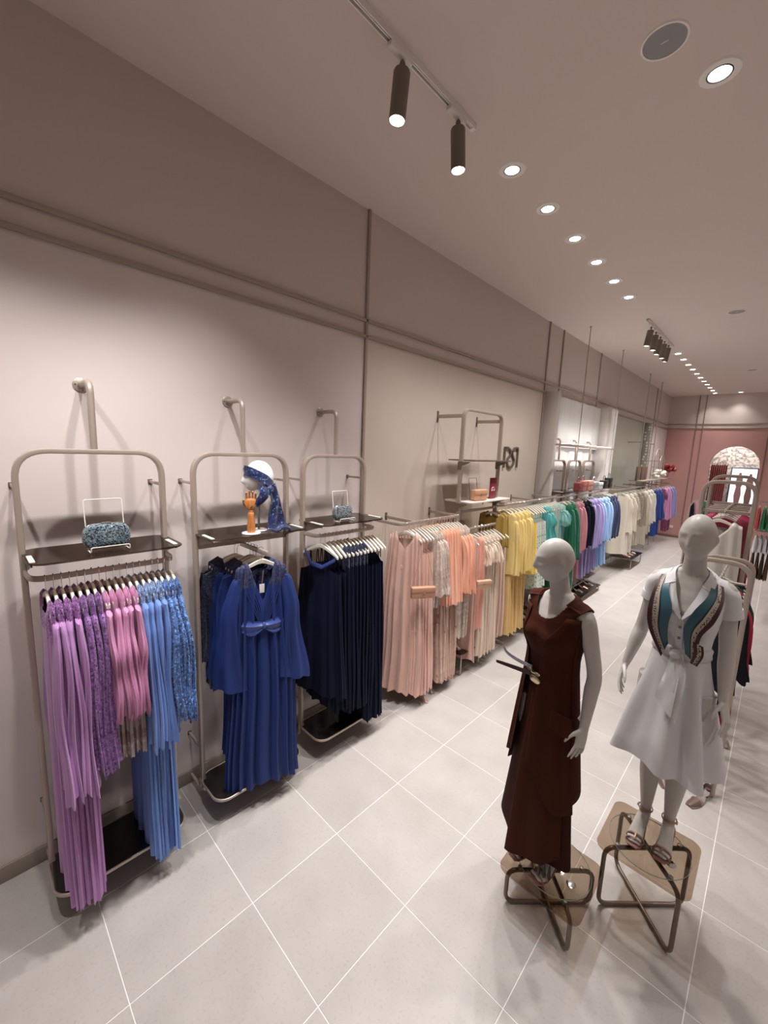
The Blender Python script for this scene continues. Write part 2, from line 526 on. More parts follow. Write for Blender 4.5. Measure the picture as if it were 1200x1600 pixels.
# inner papered arch panel
v, f = [], []
A = arch_pts(1.98, 0.86, 2.1, 0.0); 
mk_in = loft([[(x, YB + 1.2, z) for x, z in A], [(x, YB + 1.25, z) for x, z in A]])
struct('wall_alcove.003', mk_in, spots_mat('botanical_wallpaper_light', (0.82, 0.79, 0.76), [(0.35, 0.33, 0.33), (0.55, 0.47, 0.45)], scale=11, lo=0.53, rough=0.8), 'lighter papered inner arch')
# red curtain with folds
t = thing('red_curtain', 'dusty red fitting room curtain inside the arch', 'curtain', (1.42, YB + 0.75, 0))
rings = []
for i in range(49):
    x = -0.22 + 0.42 * i / 48; d = 0.03 * math.sin(i * 1.05)
    rings.append([(x, d, 0.05), (x, d + 0.006, 0.05), (x, d + 0.006, 2.42), (x, d, 2.42)])
mk('curtain_cloth', *loft(rings), cloth('curtain_red', (0.36, 0.055, 0.05)), t)
mk('curtain_rod', *tube([(-0.26, 0, 2.46), (0.9, 0, 2.46)], 0.012), M_metal, t)
for i in range(7): mk('curtain_hook', *tube([(-0.2 + i * 0.066, 0, 2.41), (-0.2 + i * 0.066, 0, 2.5)], 0.006, 6), M_slot, t)
spot((1.75, YB + 0.6, 3.5), (1.9, YB + 1.6, 1.6), SPOT * 0.8, 140)  # added lamp without a fixture, brightens the dark alcove
# lit advertising screen with two figures
t = thing('advertising_screen', 'bright lit screen showing two standing figures inside the arch', 'screen', (2.06, YB + 0.95, 0))
mk('screen_stand', *bev(-0.2, 0.14, 0.01, 0.05, 0, 1.05, 0.01), M_white, t)
mk('screen_frame', *bev(-0.36, 0.30, 0, 0.05, 1.02, 2.36, 0.01), mat('screen_frame_dark', (0.05, 0.05, 0.05), 0.4), t)
mk('screen_panel', *bev(-0.33, 0.27, -0.006, 0.0, 1.1, 2.33, 0.002), mat('screen_glow', (0.85, 0.88, 0.92), 0.4, emit=(0.82, 0.88, 1.0, 1.1)), t)
b = MB(); b2 = MB()
for cx, dz in ((-0.12, 0.0), (0.13, -0.02)):
    fig = [(0.03, 2.20), (0.035, 2.12), (0.02, 2.07), (0.075, 2.03), (0.09, 1.85), (0.06, 1.75), (0.085, 1.5), (0.06, 1.2), (0.03, 1.13)]
    pts = [(cx + a, z + dz) for a, z in fig] + [(cx - a, z + dz) for a, z in reversed(fig)]
    (b if cx < 0 else b2).add(loft([[(x, -0.007, z) for x, z in pts], [(x, -0.011, z) for x, z in pts]]))
b.build('printed_figure', mat('print_rose', (0.45, 0.25, 0.24), 0.5), t); b2.build('printed_figure', mat('print_brown', (0.32, 0.2, 0.17), 0.5), t)
t = thing('cash_desk', 'white cash desk in front of the lit screen', 'counter', (1.97, YB + 0.5, 0))
mk('desk_body', *bev(-0.3, 0.45, -0.2, 0.2, 0, 1.12, 0.01), M_headwhite, t)
mk('desk_top', *bev(-0.33, 0.48, -0.23, 0.23, 1.12, 1.16, 0.01), M_headwhite, t)
t = thing('wall_socket', 'white double socket low on the rose wall', 'socket', (0.42, YB, 0.34))
mk('socket_plate', *bev(-0.11, 0.11, -0.012, 0, -0.045, 0.045, 0.004), M_headwhite, t)
for dx in (-0.05, 0.05): mk('socket_face', *bev(dx - 0.036, dx + 0.036, -0.016, -0.012, -0.036, 0.036, 0.002), M_white, t)

# ------------------------------------------------------------------ logo on the wall (monogram strokes)
def logo():
    Y0, Y1, Z0, Z1 = 5.36, 5.78, 2.31, 2.60
    def P(u, w): return (0.014, Y0 + (Y1 - Y0) * u, Z0 + (Z1 - Z0) * w)
    strokes = [
        [(0.03, 0.0), (0.03, 1.0)], [(0.97, 0.0), (0.97, 0.93)],
        [(0.03, 0.97), (0.22, 0.98), (0.40, 0.88), (0.45, 0.72), (0.42, 0.58), (0.33, 0.50), (0.26, 0.42), (0.24, 0.28), (0.30, 0.10), (0.44, 0.02),
         (0.60, 0.06), (0.72, 0.22), (0.74, 0.38), (0.66, 0.52), (0.58, 0.66), (0.58, 0.82), (0.68, 0.95), (0.84, 0.99), (0.98, 0.97)]]
    t = thing('wall_monogram', 'dark metal monogram letters mounted on the beige wall', 'sign', (0, 0, 0))
    for s in strokes:
        mk('letter_stroke', *sweep([P(*p) for p in s], prof_rect(0.012, 0.0155, 0.003), up=(1, 0, 0)), M_metal_d, t)


logo()

# ------------------------------------------------------------------ ceiling fittings
def downlight(x, y, label, watt=SPOT, tgt=None, vis=True):
    t = thing('recessed_downlight', label, 'ceiling light', (x, y, H), 0, 'recessed round downlights')
    n = 28
    mk('trim_ring', *lathe([(0.058, 0.0), (0.058, -0.006), (0.062, -0.009), (0.090, -0.007), (0.096, -0.001), (0.096, 0.0)], n), M_lampwhite, t)
    mk('reflector', *lathe([(0.050, -0.003), (0.047, -0.007), (0.030, -0.010), (0.020, -0.0105)], n), M_glow, t)
    mk('lens', *lathe([(0.001, -0.012), (0.012, -0.0115), (0.022, -0.009)], 14), M_lens, t)
    mk('bezel', *lathe([(0.058, -0.001), (0.058, -0.0085), (0.0515, -0.0085), (0.050, -0.001)], n), M_slot, t)
    if watt:
        spot((x, y, H - 0.03), tgt or (x, y, 0), watt * 0.78)
        spot((x, y, H - 0.03), tgt or (x, y, 0), watt * 0.34, 56)
    return t


dl = [(1.165, 2.96 + 0.628 * i) for i in range(6)]
for i, (x, y) in enumerate(dl):
    downlight(x, y, '%s round downlight from the near end of the row beside the track' % ORD[i])
for i in range(11):
    downlight(1.13, 9.78 + 0.605 * i, '%s round downlight beyond the five-spot track, counted from it' % ORD[i], SPOT * (0.9 if i < 9 else 0.3))
downlight(2.34, 2.97, 'large single downlight beside the round ceiling speaker at top right')
downlight(1.71, 15.9, 'lone downlight near the far rose wall, right of the row', SPOT * 0.3)
# continuing rows outside the frame
for i, (x, y) in enumerate([(4.6, -2 + 2.0 * i) for i in range(9)]):
    downlight(x, y, '%s downlight of the unseen right-hand row, from the shop front' % ORD[i], SPOT * 0.85)


def speaker(x, y, lab):
    t = thing('ceiling_speaker', lab, 'ceiling speaker', (x, y, H))
    mk('speaker_rim', *lathe([(0.092, 0), (0.093, -0.006), (0.102, -0.006), (0.106, 0)], 36), M_lampwhite, t)
    mk('speaker_grille', *lathe([(0.001, -0.004), (0.092, -0.003), (0.092, -0.001)], 36), M_speaker, t)
    mk('badge', *bev(-0.017, 0.017, -0.003, 0.003, -0.006, -0.004, 0.001, 1), M_lampwhite, t)


speaker(2.16, 2.585, 'round grey ceiling speaker beside the large downlight at top right')
speaker(2.13, 7.54, 'round ceiling speaker right of the five-spot track')
speaker(2.10, 12.3, 'farthest round ceiling speaker near the far wall')


def track(y0, y1, heads, lab, x=1.175):
    t = thing('track_light_rail', lab, 'track light', (x, 0, H))
    b = MB()
    b.add(box(-0.018, -0.012, y0, y1, -0.032, 0)); b.add(box(0.012, 0.018, y0, y1, -0.032, 0)); b.add(box(-0.012, 0.012, y0, y1, -0.008, 0))
    b.add(box(-0.0035, 0.0035, y0, y1, -0.026, -0.008))
    b.add(bev(-0.019, 0.019, y1, y1 + 0.03, -0.034, 0, 0.003))
    b.build('track_profile', M_lampwhite, t)
    mk('track_slot', *box(-0.0119, 0.0119, y0, y1, -0.0125, -0.008), M_slot, t)
    for i, (y, tgt, hl) in enumerate(heads):
        h = thing('spotlight_head', hl, 'spotlight', (x, y, H - 0.034), 0, 'spotlights on the ceiling tracks')
        mk('adapter', *bev(-0.018, 0.018, -0.10, 0.06, -0.022, 0.004, 0.004), M_lampwhite, h)
        d = (Vector(tgt) - Vector((x, y, H - 0.10))).normalized()
        p0 = Vector((0, 0, -0.02)); p1 = Vector((0, 0, -0.075))
        b = MB(); b.add(tube([p0, p1], 0.006, 8)); b.add(lathe([(0.001, -0.056), (0.013, -0.050), (0.016, -0.042), (0.013, -0.032), (0.001, -0.027)], 14))
        b.build('swivel_joint', M_lampbody, h)
        q = d.to_track_quat('Z', 'Y').to_matrix()
        L = 0.235
        base = Vector((0, 0, -0.066))
        def cyl(pr, n=28):
            v, f = lathe(pr, n); return [base + q @ Vector(a) for a in v], f
        mk('lamp_barrel', *cyl([(0.008, 0.0), (0.040, 0.006), (0.044, 0.014), (0.044, L), (0.040, L), (0.039, L - 0.012)]), M_lampbody, h)
        mk('lamp_lens', *cyl([(0.0395, L - 0.008), (0.02, L - 0.004), (0.001, L - 0.003)]), M_glow, h)
        lp = Vector((x, y, H - 0.034)) + base + q @ Vector((0, 0, L + 0.02))
        spot(lp, lp + d, SPOT * (1.25 if y > 1 else 0.95), 80, 1.0)


track(-1.5, 2.40, [(1.755, (1.08, 1.66, 2.6), 'nearer of the two lit spotlights on the nearest ceiling track'),
                   (2.262, (1.30, 2.38, 2.0), 'farther of the two lit spotlights on the nearest ceiling track'),
                   (0.78, (0.25, 1.2, 0.9), 'unseen spotlight added on the near track to light the second rack'), (0.35, (0.25, 0.6, 0.7), 'unseen spotlight added on the near track to light the leftmost rack'),  # these heads and the next are unseen, added to brighten the near wall
                   (-0.4, (0.3, 0.2, 1.0), 'unseen spotlight added at the near end of the first track')], 'white ceiling track with two lit spotlights, nearest')
track(7.17, 9.05, [(7.42 + 0.33 * i, (0.95 if i % 2 else 0.75, 7.5 + 0.36 * i, 1.5), '%s spotlight from the near end of the five-spot ceiling track' % ORD[i]) for i in range(5)], 'ceiling track carrying five spotlights, farther one', x=1.16)

# ------------------------------------------------------------------ wall racks
XF = 0.22


def wall_rack(y0, y1, label, rail=True, pole=True, XF=XF):
    """rounded flat-bar frame held off the wall with shelf, rail and low tray"""
    t = thing('display_rack', label, 'clothes rack', (XF, 0, 0))
    yc = (y0 + y1) / 2; PR = prof_rect(0.023, 0.0128, 0.005)
    a, b = y0 + 0.015, y1 - 0.015
    fr = fillet([(0, a, 0.20), (0, a, 2.43), (0, b, 2.43), (0, b, 0.20)], 0.14, 9)
    mk('frame', *sweep([(0.05, a, 0.17)] + [(0.012, a, 0.175)] + [tuple(p) for p in fr] + [(0.012, b, 0.175), (0.05, b, 0.17)], PR, up=(1, 0, 0)), M_metal, t)
    if pole:
        yp = yc + 0.0
        mk('support_pole', *tube(fillet([(-XF, yp, 2.79), (0, yp, 2.79), (0, yp, 2.44)], 0.06, 7), 0.0165, 14), M_metal, t)
        fl = mk('wall_flange', *loft([[(-XF + d, yp + r * math.cos(2 * PI * i / 20), 2.79 + r * math.sin(2 * PI * i / 20)) for i in range(20)] for r, d in ((0.038, 0.0), (0.038, 0.006), (0.034, 0.009))]), M_metal, t)
        for dy in (-0.026, 0.026):
            mk('screw', *loft([[(-XF + d, yp + dy + 0.004 * math.cos(PI * i / 4), 2.79 + 0.004 * math.sin(PI * i / 4)) for i in range(8)] for d in (0.008, 0.0115)]), M_slot, fl)
    for z in (2.245, 0.40):
        for y in (a - 0.0, b + 0.0):
            mk('wall_arm', *bev(-XF, -0.02, y - 0.008, y + 0.008, z - 0.009, z + 0.009, 0.002), M_metal, t)
            mk('arm_plate', *bev(-XF, -XF + 0.006, y - 0.013, y + 0.013, z - 0.015, z + 0.015, 0.002), M_metal_d, t)
    # floor bracket
    for y in (a, b):
        mk('floor_bracket', *sweep(fillet([(-0.02, y, 0.22), (-0.02, y, 0.07), (-XF + 0.015, y, 0.07)], 0.02, 3), prof_rect(0.009, 0.007, 0.002), up=(0, 1, 0)), M_metal, t)
    # tray
    mk('tray_plate', *plate(rrect(-0.02, 0.292, y0 + 0.0, y1 - 0.045, 0.085, 7), 0.170, 0.179), M_black, t)
    ol = rrect(-0.026, 0.298, y0 - 0.006, y1 - 0.039, 0.09, 7)
    mk('tray_rim', *sweep([(x, y, 0.172) for x, y in ol], prof_rect(0.0055, 0.014, 0.003), up=None, closed=True) if False else loft(
        [[(x + dx * (x - 0.147) / 0.17 * 0.006, y + dx * (y - yc) / 0.34 * 0.006, z) for x, y in ol] for dx, z in ((0, 0.164), (0.7, 0.166), (0.7, 0.181), (0, 0.183), (-0.7, 0.181), (-0.7, 0.166))], closed=True), M_metal, t)
    # shelf with corner brackets and white clips
    mk('glass_shelf', *plate(rrect(-0.095, 0.275, y0 + 0.01, y1 + 0.01, 0.075, 7), 1.915, 1.925, 0.003), M_smoke, t)
    for s, y in ((1, a), (-1, b)):
        v = [(0.0, 1.912), (0.24, 1.912), (0.24, 1.905), (0.20, 1.90), (0.03, 1.845), (0.0, 1.84)]
        yy = y + s * 0.012
        mk('shelf_bracket', *loft([[(x, yy - 0.003, z) for x, z in v], [(x, yy + 0.003, z) for x, z in v]]), M_metal_d, t)
        mk('shelf_clip', *bev(0.09, 0.235, yy - 0.011 + s * 0.004, yy + 0.011 + s * 0.004, 1.924, 1.931, 0.002), M_ivory, t)
    if rail:
        mk('hanging_rail', *sweep(fillet([(0.0, a, 1.83), (0.18, a + 0.01, 1.83), (0.18, b - 0.01, 1.83), (0.0, b, 1.83)], 0.07, 8), prof_rect(0.014, 0.0065, 0.003), up=(0, 0, 1)), M_metal, t)
    return t


rack1 = wall_rack(0.16, 0.84, 'leftmost champagne metal wall rack holding lilac, pink and blue clothes')
rack2 = wall_rack(0.99, 1.69, 'second champagne metal rack, holding royal blue dresses and the scarfed head', rail=False)
mk('cross_bar', *bev(-0.008, 0.008, 1.005, 1.675, 1.818, 1.848, 0.003), M_metal, rack2)
mk('face_out_arm', *bev(0.0, 0.36, 1.305, 1.321, 1.800, 1.832, 0.004), M_metal, rack2)
rack3 = wall_rack(1.81, 2.48, 'third champagne metal rack from the left, holding navy dresses')

# ------------------------------------------------------------------ hangers
RH = 1.838


def make_hanger(m=None, w=0.158, name='clothes_hanger', clips=False):
    t = thing(name, 'hanger', 'hanger')
    hk = [(0.0, -0.018, -0.004), (0.0, -0.013, 0.008), (0, -0.002, 0.011), (0, 0.009, 0.004), (0, 0.008, -0.010), (0, 0.0, -0.024), (0, 0, -0.075)]
    hk = [(y, x, z) for x, y, z in hk]
    mk('hook', *tube(hk, 0.0018, 6), M_chrome, t)
    rings = []
    for i in range(13):
        u = -1 + i / 6; x = w * u; z = -0.083 - 0.075 * abs(u) ** 1.35; h = 0.030 - 0.011 * abs(u); th = 0.0055 + 0.0035 * abs(u)
        pr = prof_rect(h / 2, th, 0.003, 1)
        rings.append([(x, b, z + a) for a, b in pr])
    mk('shoulder_bar', *loft(rings), m or M_ivory, t)
    return t


H0 = make_hanger(); H0_used = [False]


def hanger(loc, rz, label, group, src=None, used=None):
    src = src or H0; used = used or H0_used
    if not used[0]:
        used[0] = True; src.location = loc; src.rotation_euler = (0, 0, rz); src['label'] = label; src['group'] = group; return src
    return dup(src, loc, rz, label, group)


# ------------------------------------------------------------------ garments
def sm(x): x = max(0, min(1, x)); return x * x * (3 - 2 * x)


def body_mesh(w, L, waist, hem_w, th, hem_t, pl, amp, seed, vneck=0.0, bust=0.0, n=48, R=22, top=-0.118, strap=False, straight=False, wavehem=0.012):
    rnd = random.Random(seed); p1, p2, p3 = [rnd.uniform(0, 6.28) for _ in range(3)]
    rings = []
    for i in range(R + 1):
        s = (i / R) ** 1.15; ring = []
        for j in range(n):
            a = 2 * PI * j / n; c = math.cos(a); sn = math.sin(a)
            u = math.copysign(abs(c) ** 0.8, c)
            ztop = top + 0.064 - 0.080 * abs(u) ** 1.3 - 0.075 * sm((0.62 - abs(u)) / 0.22)
            if strap: ztop = top - 0.13 + 0.035 * math.cos(u * PI)
            if vneck and sn < 0: ztop -= vneck * max(0, 1 - abs(u) / 0.42)
            elif vneck: ztop -= 0.02 * max(0, 1 - abs(u) / 0.42)
            zb = -L + wavehem * math.sin(pl * a * 0.5 + p1) + 0.006 * math.sin(3 * a + p2)
            z = ztop + (zb - ztop) * s
            sw = (-waist - top) / (L + top)
            if s < sw: W = w + (w * 0.80 - w) * sm(s / sw); tt = th * (1.0 + bust * math.sin(PI * s / sw))
            else:
                q = (s - sw) / (1 - sw); W = w * 0.80 + (hem_w - w * 0.80) * (q ** 0.8); tt = th * 0.95 + (hem_t - th * 0.95) * q
            q = max(0, (s - sw * 0.9) / (1 - sw * 0.9)); A = amp * (0.15 + 0.85 * sm(q * 1.6))
            if s < sw: A = amp * 0.12
            f = math.sin(pl * a + p1 + 0.8 * math.sin(2 * a + p3) + 0.5 * q) + 0.35 * math.sin(pl * 1.7 * a + p2)
            fx = W * u + A * 0.8 * f * c
            fy = tt * math.copysign(abs(sn) ** 0.7, sn) * (0.85 if i == 0 else 1) + A * f * (0.35 + 0.65 * abs(sn)) * (1 if sn >= 0 else -1)
            fx += 0.010 * math.sin(z * 5 + p2) * q
            ring.append((fx, fy, z))
        if i == 0 and not strap:      # close the shoulders over the hanger, leave the neck open
            top_r = []
            for x, y, z in ring:
                sh_ = sm((abs(x) / w - 0.34) / 0.16)
                top_r.append((x * (1 - 0.02 * sh_), y * (1 - 0.92 * sh_), z + 0.014 * sh_))
            rings.append(top_r)
        rings.append(ring)
    return loft(rings, cap=False)


def sleeve_mesh(side, x0, z0, prof, b0, b1, seed, pl=7, amp=0.011, out=0.02, n=40):
    """prof: list of (distance down, half width along x)"""
    rnd = random.Random(seed); p1, p2 = rnd.uniform(0, 6.28), rnd.uniform(0, 6.28)
    L = prof[-1][0]; R = 18; rings = []
    for i in range(R + 1):
        s = i / R; d = s * L
        for k in range(len(prof) - 1):
            if d <= prof[k + 1][0] + 1e-9:
                q = (d - prof[k][0]) / (prof[k + 1][0] - prof[k][0]); q = sm(q)
                a = prof[k][1] + (prof[k + 1][1] - prof[k][1]) * q; break
        bb = b0 + (b1 - b0) * s
        cx = x0 + out * sm(s * 3) + 0.01 * math.sin(s * 4 + p2)
        ring = []
        for j in range(n):
            t = 2 * PI * j / n; c, sn = math.cos(t), math.sin(t)
            f = amp * min(1, s * 1.5) * (math.sin(pl * t + p1 + s) + 0.3 * math.sin(3 * t + p2))
            zz = z0 - d - (0.022 * math.sin(2 * t + p2) + 0.010 * math.sin(5 * t + p1) if i == R else 0) + (0.0 if i else -0.01 * c)
            ring.append((side * (cx + a * c + f * c), bb * sn + f * sn * 0.9 + (0.006 * math.sin(7 * s + p1)), zz))
        if i == 0:
            rings.append([(side * x0, 0, z0 + 0.008)] * 0 + [(side * (x0 - 0.02) + (p[0] - side * x0) * 0.35, p[1] * 0.4, z0 + 0.01) for p in ring])
        rings.append(ring)
    return loft(rings, cap=False)


def garment(name, label, cat, group, loc, rz, m, L=1.6, w=0.185, waist=0.42, hem_w=0.2, th=0.0135, hem_t=0.02, pl=9, amp=0.008,
            sleeve=None, sm_=None, yoke=None, vneck=0.0, strap=False, seed=None, hg=True, belt=None, out=0.02, sth=(0.012, 0.022), under=None, bust=0.3, far=False, hsrc=None, nn=None):
    garment.n += 1; seed = seed if seed is not None else garment.n
    n, R = (30, 14) if far else (nn or 52, 24)
    v, f = body_mesh(w, L, waist, hem_w, th, hem_t, pl, amp, seed, vneck, bust, strap=strap, n=n, R=R)
    mats = [m]; fm = None
    if yoke:
        mats = [m, yoke]; fm = []
        for q in f:
            zc = sum(v[i][2] for i in q) / 4
            fm.append(1 if zc > -0.262 else 0)
    o = mk(name, v, f, None, None, loc, (0, 0, rz), mats=mats, fmat=fm or [0] * len(f), angle=60)
    tag(o, label, cat, group)
    if sleeve:
        for sd in (1, -1):
            v, f = sleeve_mesh(sd, w * 0.93, -0.185, sleeve, sth[0], sth[1], seed + sd * 50, out=out)
            mk('sleeve', v, f, sm_ or m, o, angle=60)
    if under:      # longer skirt layer below a shorter top layer
        mu, Lu, hw = under
        v, f = body_mesh(w * 0.8, Lu, waist, hw, th * 0.8, hem_t * 0.9, pl + 2, amp, seed + 7, n=n, R=R, top=-0.3)
        mk('skirt', v, f, mu, o, angle=60)
    if strap:
        for sx in (-0.09, 0.09):
            mk('shoulder_strap', *sweep([(sx, -th, -0.27), (sx * 1.02, -0.003, -0.135), (sx * 1.02, 0.004, -0.135), (sx, th, -0.25)], prof_rect(0.005, 0.001, 0.0005, 1), up=(1, 0, 0)), m, o)
    if belt:
        pts = []
        for j in range(26):
            a = 2 * PI * j / 26; pts.append((w * 0.82 * math.copysign(abs(math.cos(a)) ** 0.8, math.cos(a)), (th + 0.004) * math.sin(a), -waist))
        mk('waistband', *sweep(pts, prof_rect(0.018, 0.003, 0.002, 1), up=(0, 0, 1), closed=True), belt, o)
    if hg:
        src = (H0, H0_used)
        hanger((loc[0], loc[1], loc[2]), rz, (garment.hl or 'hanger under the front royal blue evening dress'), 'hangers on ' + group.split(' on ', 1)[-1], *src)
    return o


garment.n = 0; garment.hl = None


def run(specs, x, y0, y1, z, where, group, far=False, jit=0.0):
    """hang a row of garments; specs: list of dicts with d=short look; repeats of one look are counted from the left"""
    cnt = {}; tot = {}
    for s in specs: tot[s['d']] = tot.get(s['d'], 0) + 1
    N = len(specs); rnd = random.Random(N * 13 + int(y0 * 10))
    for i, s in enumerate(specs):
        s = dict(s); d = s.pop('d'); cat = s.pop('cat', 'dress'); name = s.pop('name', 'dress')
        cnt[d] = cnt.get(d, 0) + 1
        y = s.pop('y', y0 + (y1 - y0) * (i / max(1, N - 1)))
        rz = s.pop('rz', 0) + rnd.uniform(-jit, jit)
        lab = (ORD[cnt[d] - 1] + ' ' + d + ' from left, ' + where) if tot[d] > 1 else d + ', ' + where
        garment.hl = 'hanger %s from the near end, %s' % (ORD[i], where)
        garment(name, lab, cat, group, (x + rnd.uniform(-0.006, 0.006) + s.pop('dx', 0), y, z), rz, far=far, **s)


# cloths
C_lilac = cloth('chiffon_lilac', (0.50, 0.25, 0.55)); C_lilac_l = lace('lace_lilac', (0.36, 0.15, 0.42), 0.55)
C_purple_l = lace('lace_purple', (0.27, 0.12, 0.36), 0.4, seq=0.06)
C_pinksat = cloth('satin_pink', (0.64, 0.30, 0.50), 0.33, sheen=0.1, bump=0.05)
C_floralp = spots_mat('floral_pale', (0.62, 0.52, 0.50), [(0.45, 0.30, 0.32), (0.72, 0.66, 0.60)], scale=10, lo=0.56)
C_blue = cloth('chiffon_blue', (0.15, 0.28, 0.66)); C_blue_l = lace('lace_blue', (0.09, 0.19, 0.45), 0.4, seq=0.10, light=2.2)
C_bluey = lace('lace_blue_pale', (0.22, 0.33, 0.60), 0.5, seq=0.10, light=2.0)
C_royal = cloth('chiffon_royal', (0.015, 0.034, 0.16), 0.6, sheen=0.03, spec=0.25); C_royal_l = lace('lace_royal', (0.012, 0.02, 0.085), 0.4, seq=0.04)
C_navyl = lace('lace_navy', (0.008, 0.011, 0.04), 0.3, seq=0.05, light=3.0)
C_navy = cloth('chiffon_navy', (0.004, 0.0065, 0.024), 0.7, sheen=0.0, spec=0.2); C_royalsat = cloth('satin_royal', (0.028, 0.06, 0.27), 0.42)
C_dusty = cloth('chiffon_dusty', (0.70, 0.45, 0.38)); C_dusty2 = cloth('chiffon_dusty_light', (0.74, 0.49, 0.42))
C_peach = cloth('chiffon_peach', (0.88, 0.48, 0.34)); C_silver = spots_mat('silver_floral', (0.62, 0.52, 0.45), [(0.54, 0.45, 0.40), (0.76, 0.68, 0.61)], scale=22, lo=0.55)
C_florpe = spots_mat('floral_peach', (0.66, 0.47, 0.38), [(0.50, 0.22, 0.17), (0.72, 0.58, 0.48)], scale=18, lo=0.60)
C_coral = cloth('chiffon_coral', (0.82, 0.42, 0.33)); C_cream = cloth('chiffon_cream', (0.80, 0.67, 0.55)); C_blush = cloth('chiffon_blush', (0.70, 0.50, 0.40))
C_yellow = cloth('linen_yellow', (0.86, 0.68, 0.27)); C_yellow2 = cloth('linen_bright_yellow', (0.88, 0.66, 0.13)); C_ochre = cloth('pleat_ochre', (0.78, 0.54, 0.22))
C_mustard = cloth('mustard', (0.42, 0.28, 0.05))
C_wgreen = spots_mat('white_green_floral', (0.72, 0.74, 0.68), [(0.10, 0.42, 0.33), (0.22, 0.50, 0.44)], scale=24, lo=0.58)
C_turq = cloth('satin_turquoise', (0.10, 0.46, 0.46), 0.35, sheen=0.1); C_mint = cloth('mint', (0.36, 0.55, 0.48)); C_sage = cloth('sage', (0.42, 0.53, 0.46))
C_aqua = cloth('aqua', (0.22, 0.48, 0.46))
C_emer = cloth('emerald', (0.0, 0.13, 0.065)); C_emerd = cloth('emerald_deep', (0.0, 0.09, 0.045))
C_rose = cloth('rose', (0.60, 0.27, 0.32)); C_roseb = cloth('rose_pleat', (0.50, 0.25, 0.27)); C_blackc = cloth('black_cloth', (0.01, 0.011, 0.025), sheen=0.0, spec=0.2)
C_lav = cloth('lavender', (0.42, 0.36, 0.68)); C_lavd = cloth('lavender_deep', (0.30, 0.25, 0.50)); C_sky = cloth('sky_blue', (0.32, 0.50, 0.80)); C_navyc = cloth('navy_cloth', (0.012, 0.022, 0.085))
C_ivory = cloth('ivory_cloth', (0.68, 0.62, 0.52)); C_ivlace = lace('ivory_lace', (0.60, 0.54, 0.45), 0.7, seq=0.0, light=1.2); C_taupel = lace('taupe_lace', (0.40, 0.34, 0.28), 0.7, seq=0.02)
C_offw = cloth('off_white', (0.72, 0.70, 0.64)); C_cobalt = cloth('cobalt', (0.01, 0.05, 0.26)); C_orchid = cloth('orchid', (0.60, 0.28, 0.52)); C_peri = cloth('periwinkle', (0.30, 0.30, 0.58)); C_wine = lace('wine_lace', (0.26, 0.06, 0.14), 0.5, seq=0.05)

# --- leftmost rack
z1 = 1.838
lil = dict(d='lilac chiffon dress with cape sleeves', m=C_lilac, yoke=C_lilac_l, L=1.66, hem_w=0.24, hem_t=0.026, pl=15, amp=0.012, nn=110,
           sleeve=[(0, 0.03), (0.08, 0.035), (0.10, 0.055), (0.5, 0.06), (0.84, 0.115)], sth=(0.012, 0.024), vneck=0.05)
prp = dict(d='purple lace blouse with scalloped hem', m=C_purple_l, L=0.95, hem_w=0.2, waist=0.6, amp=0.004, cat='blouse', name='lace_blouse',
           sleeve=[(0, 0.03), (0.1, 0.05), (0.55, 0.06), (0.78, 0.085)])
pnk = dict(d='pink satin blouse with rounded sleeves', m=C_pinksat, L=0.66, hem_w=0.17, waist=0.5, amp=0.005, cat='blouse', name='satin_blouse',
           sleeve=[(0, 0.028), (0.10, 0.03), (0.22, 0.07), (0.30, 0.06), (0.45, 0.095), (0.53, 0.09), (0.56, 0.05)], sth=(0.012, 0.02), under=(C_floralp, 1.0, 0.17))
blu = dict(d='cornflower blue chiffon dress', m=C_blue, yoke=C_bluey, L=1.68, hem_w=0.22, hem_t=0.024, pl=15, amp=0.012, nn=110,
           sleeve=[(0, 0.03), (0.08, 0.035), (0.10, 0.055), (0.4, 0.06), (0.76, 0.10)], sth=(0.012, 0.024), vneck=0.05)
bll = dict(d='deep blue sequinned lace blouse', m=C_blue_l, L=0.80, hem_w=0.19, waist=0.5, amp=0.004, cat='blouse', name='lace_blouse', sth=(0.012, 0.024),
           sleeve=[(0, 0.03), (0.1, 0.045), (0.45, 0.055), (0.62, 0.10), (0.66, 0.09)], out=0.06)
seq1 = [lil] * 4 + [prp] * 3 + [pnk] * 5 + [blu] * 4 + [bll] * 3
run(seq1, 0.40, 0.235, 0.79, z1, 'leftmost rack', 'clothes on the leftmost rack')

# --- second rack: royal blue, turned to the viewer
PH = math.radians(72)
navl_ = 0
navl = dict(d='dark navy lace dress', m=C_navyl, L=1.0, hem_w=0.19, waist=0.45, amp=0.004, sleeve=[(0, 0.03), (0.1, 0.04), (0.45, 0.045), (0.62, 0.075)], rz=math.radians(38))
royb = dict(d='royal blue dress hanging behind the front one', m=C_royal, yoke=C_royal_l, L=1.5, hem_w=0.2, hem_t=0.03, rz=math.radians(44), vneck=0.04,
            sleeve=[(0, 0.03), (0.1, 0.05), (0.4, 0.06), (0.70, 0.10)])
for s_, xs, rz_ in ((navl, (0.27, 0.31), 62), (royb, (0.355, 0.395, 0.435), 66)):
    for i, xx in enumerate(xs):
        q_ = dict(s_); q_['y'] = 1.313 - (0.07 if s_ is navl else 0); q_['rz'] = math.radians(rz_ + 3 * i); d_ = q_['d']; q_['d'] = (ORD[i] + ' ' if True else '') + d_ + ' counted from the wall'
        run([q_], xx, 1.313, 1.313, z1 - 0.002, 'second rack', 'clothes on the second rack')
        hs_ = [o for o in COL.objects if o.get('category') == 'hanger']; hs_[-1]['label'] = 'hanger of the ' + ORD[i] + ' ' + ('navy lace' if s_ is navl else 'royal blue') + ' dress from the wall, second rack'
garment.hl = None


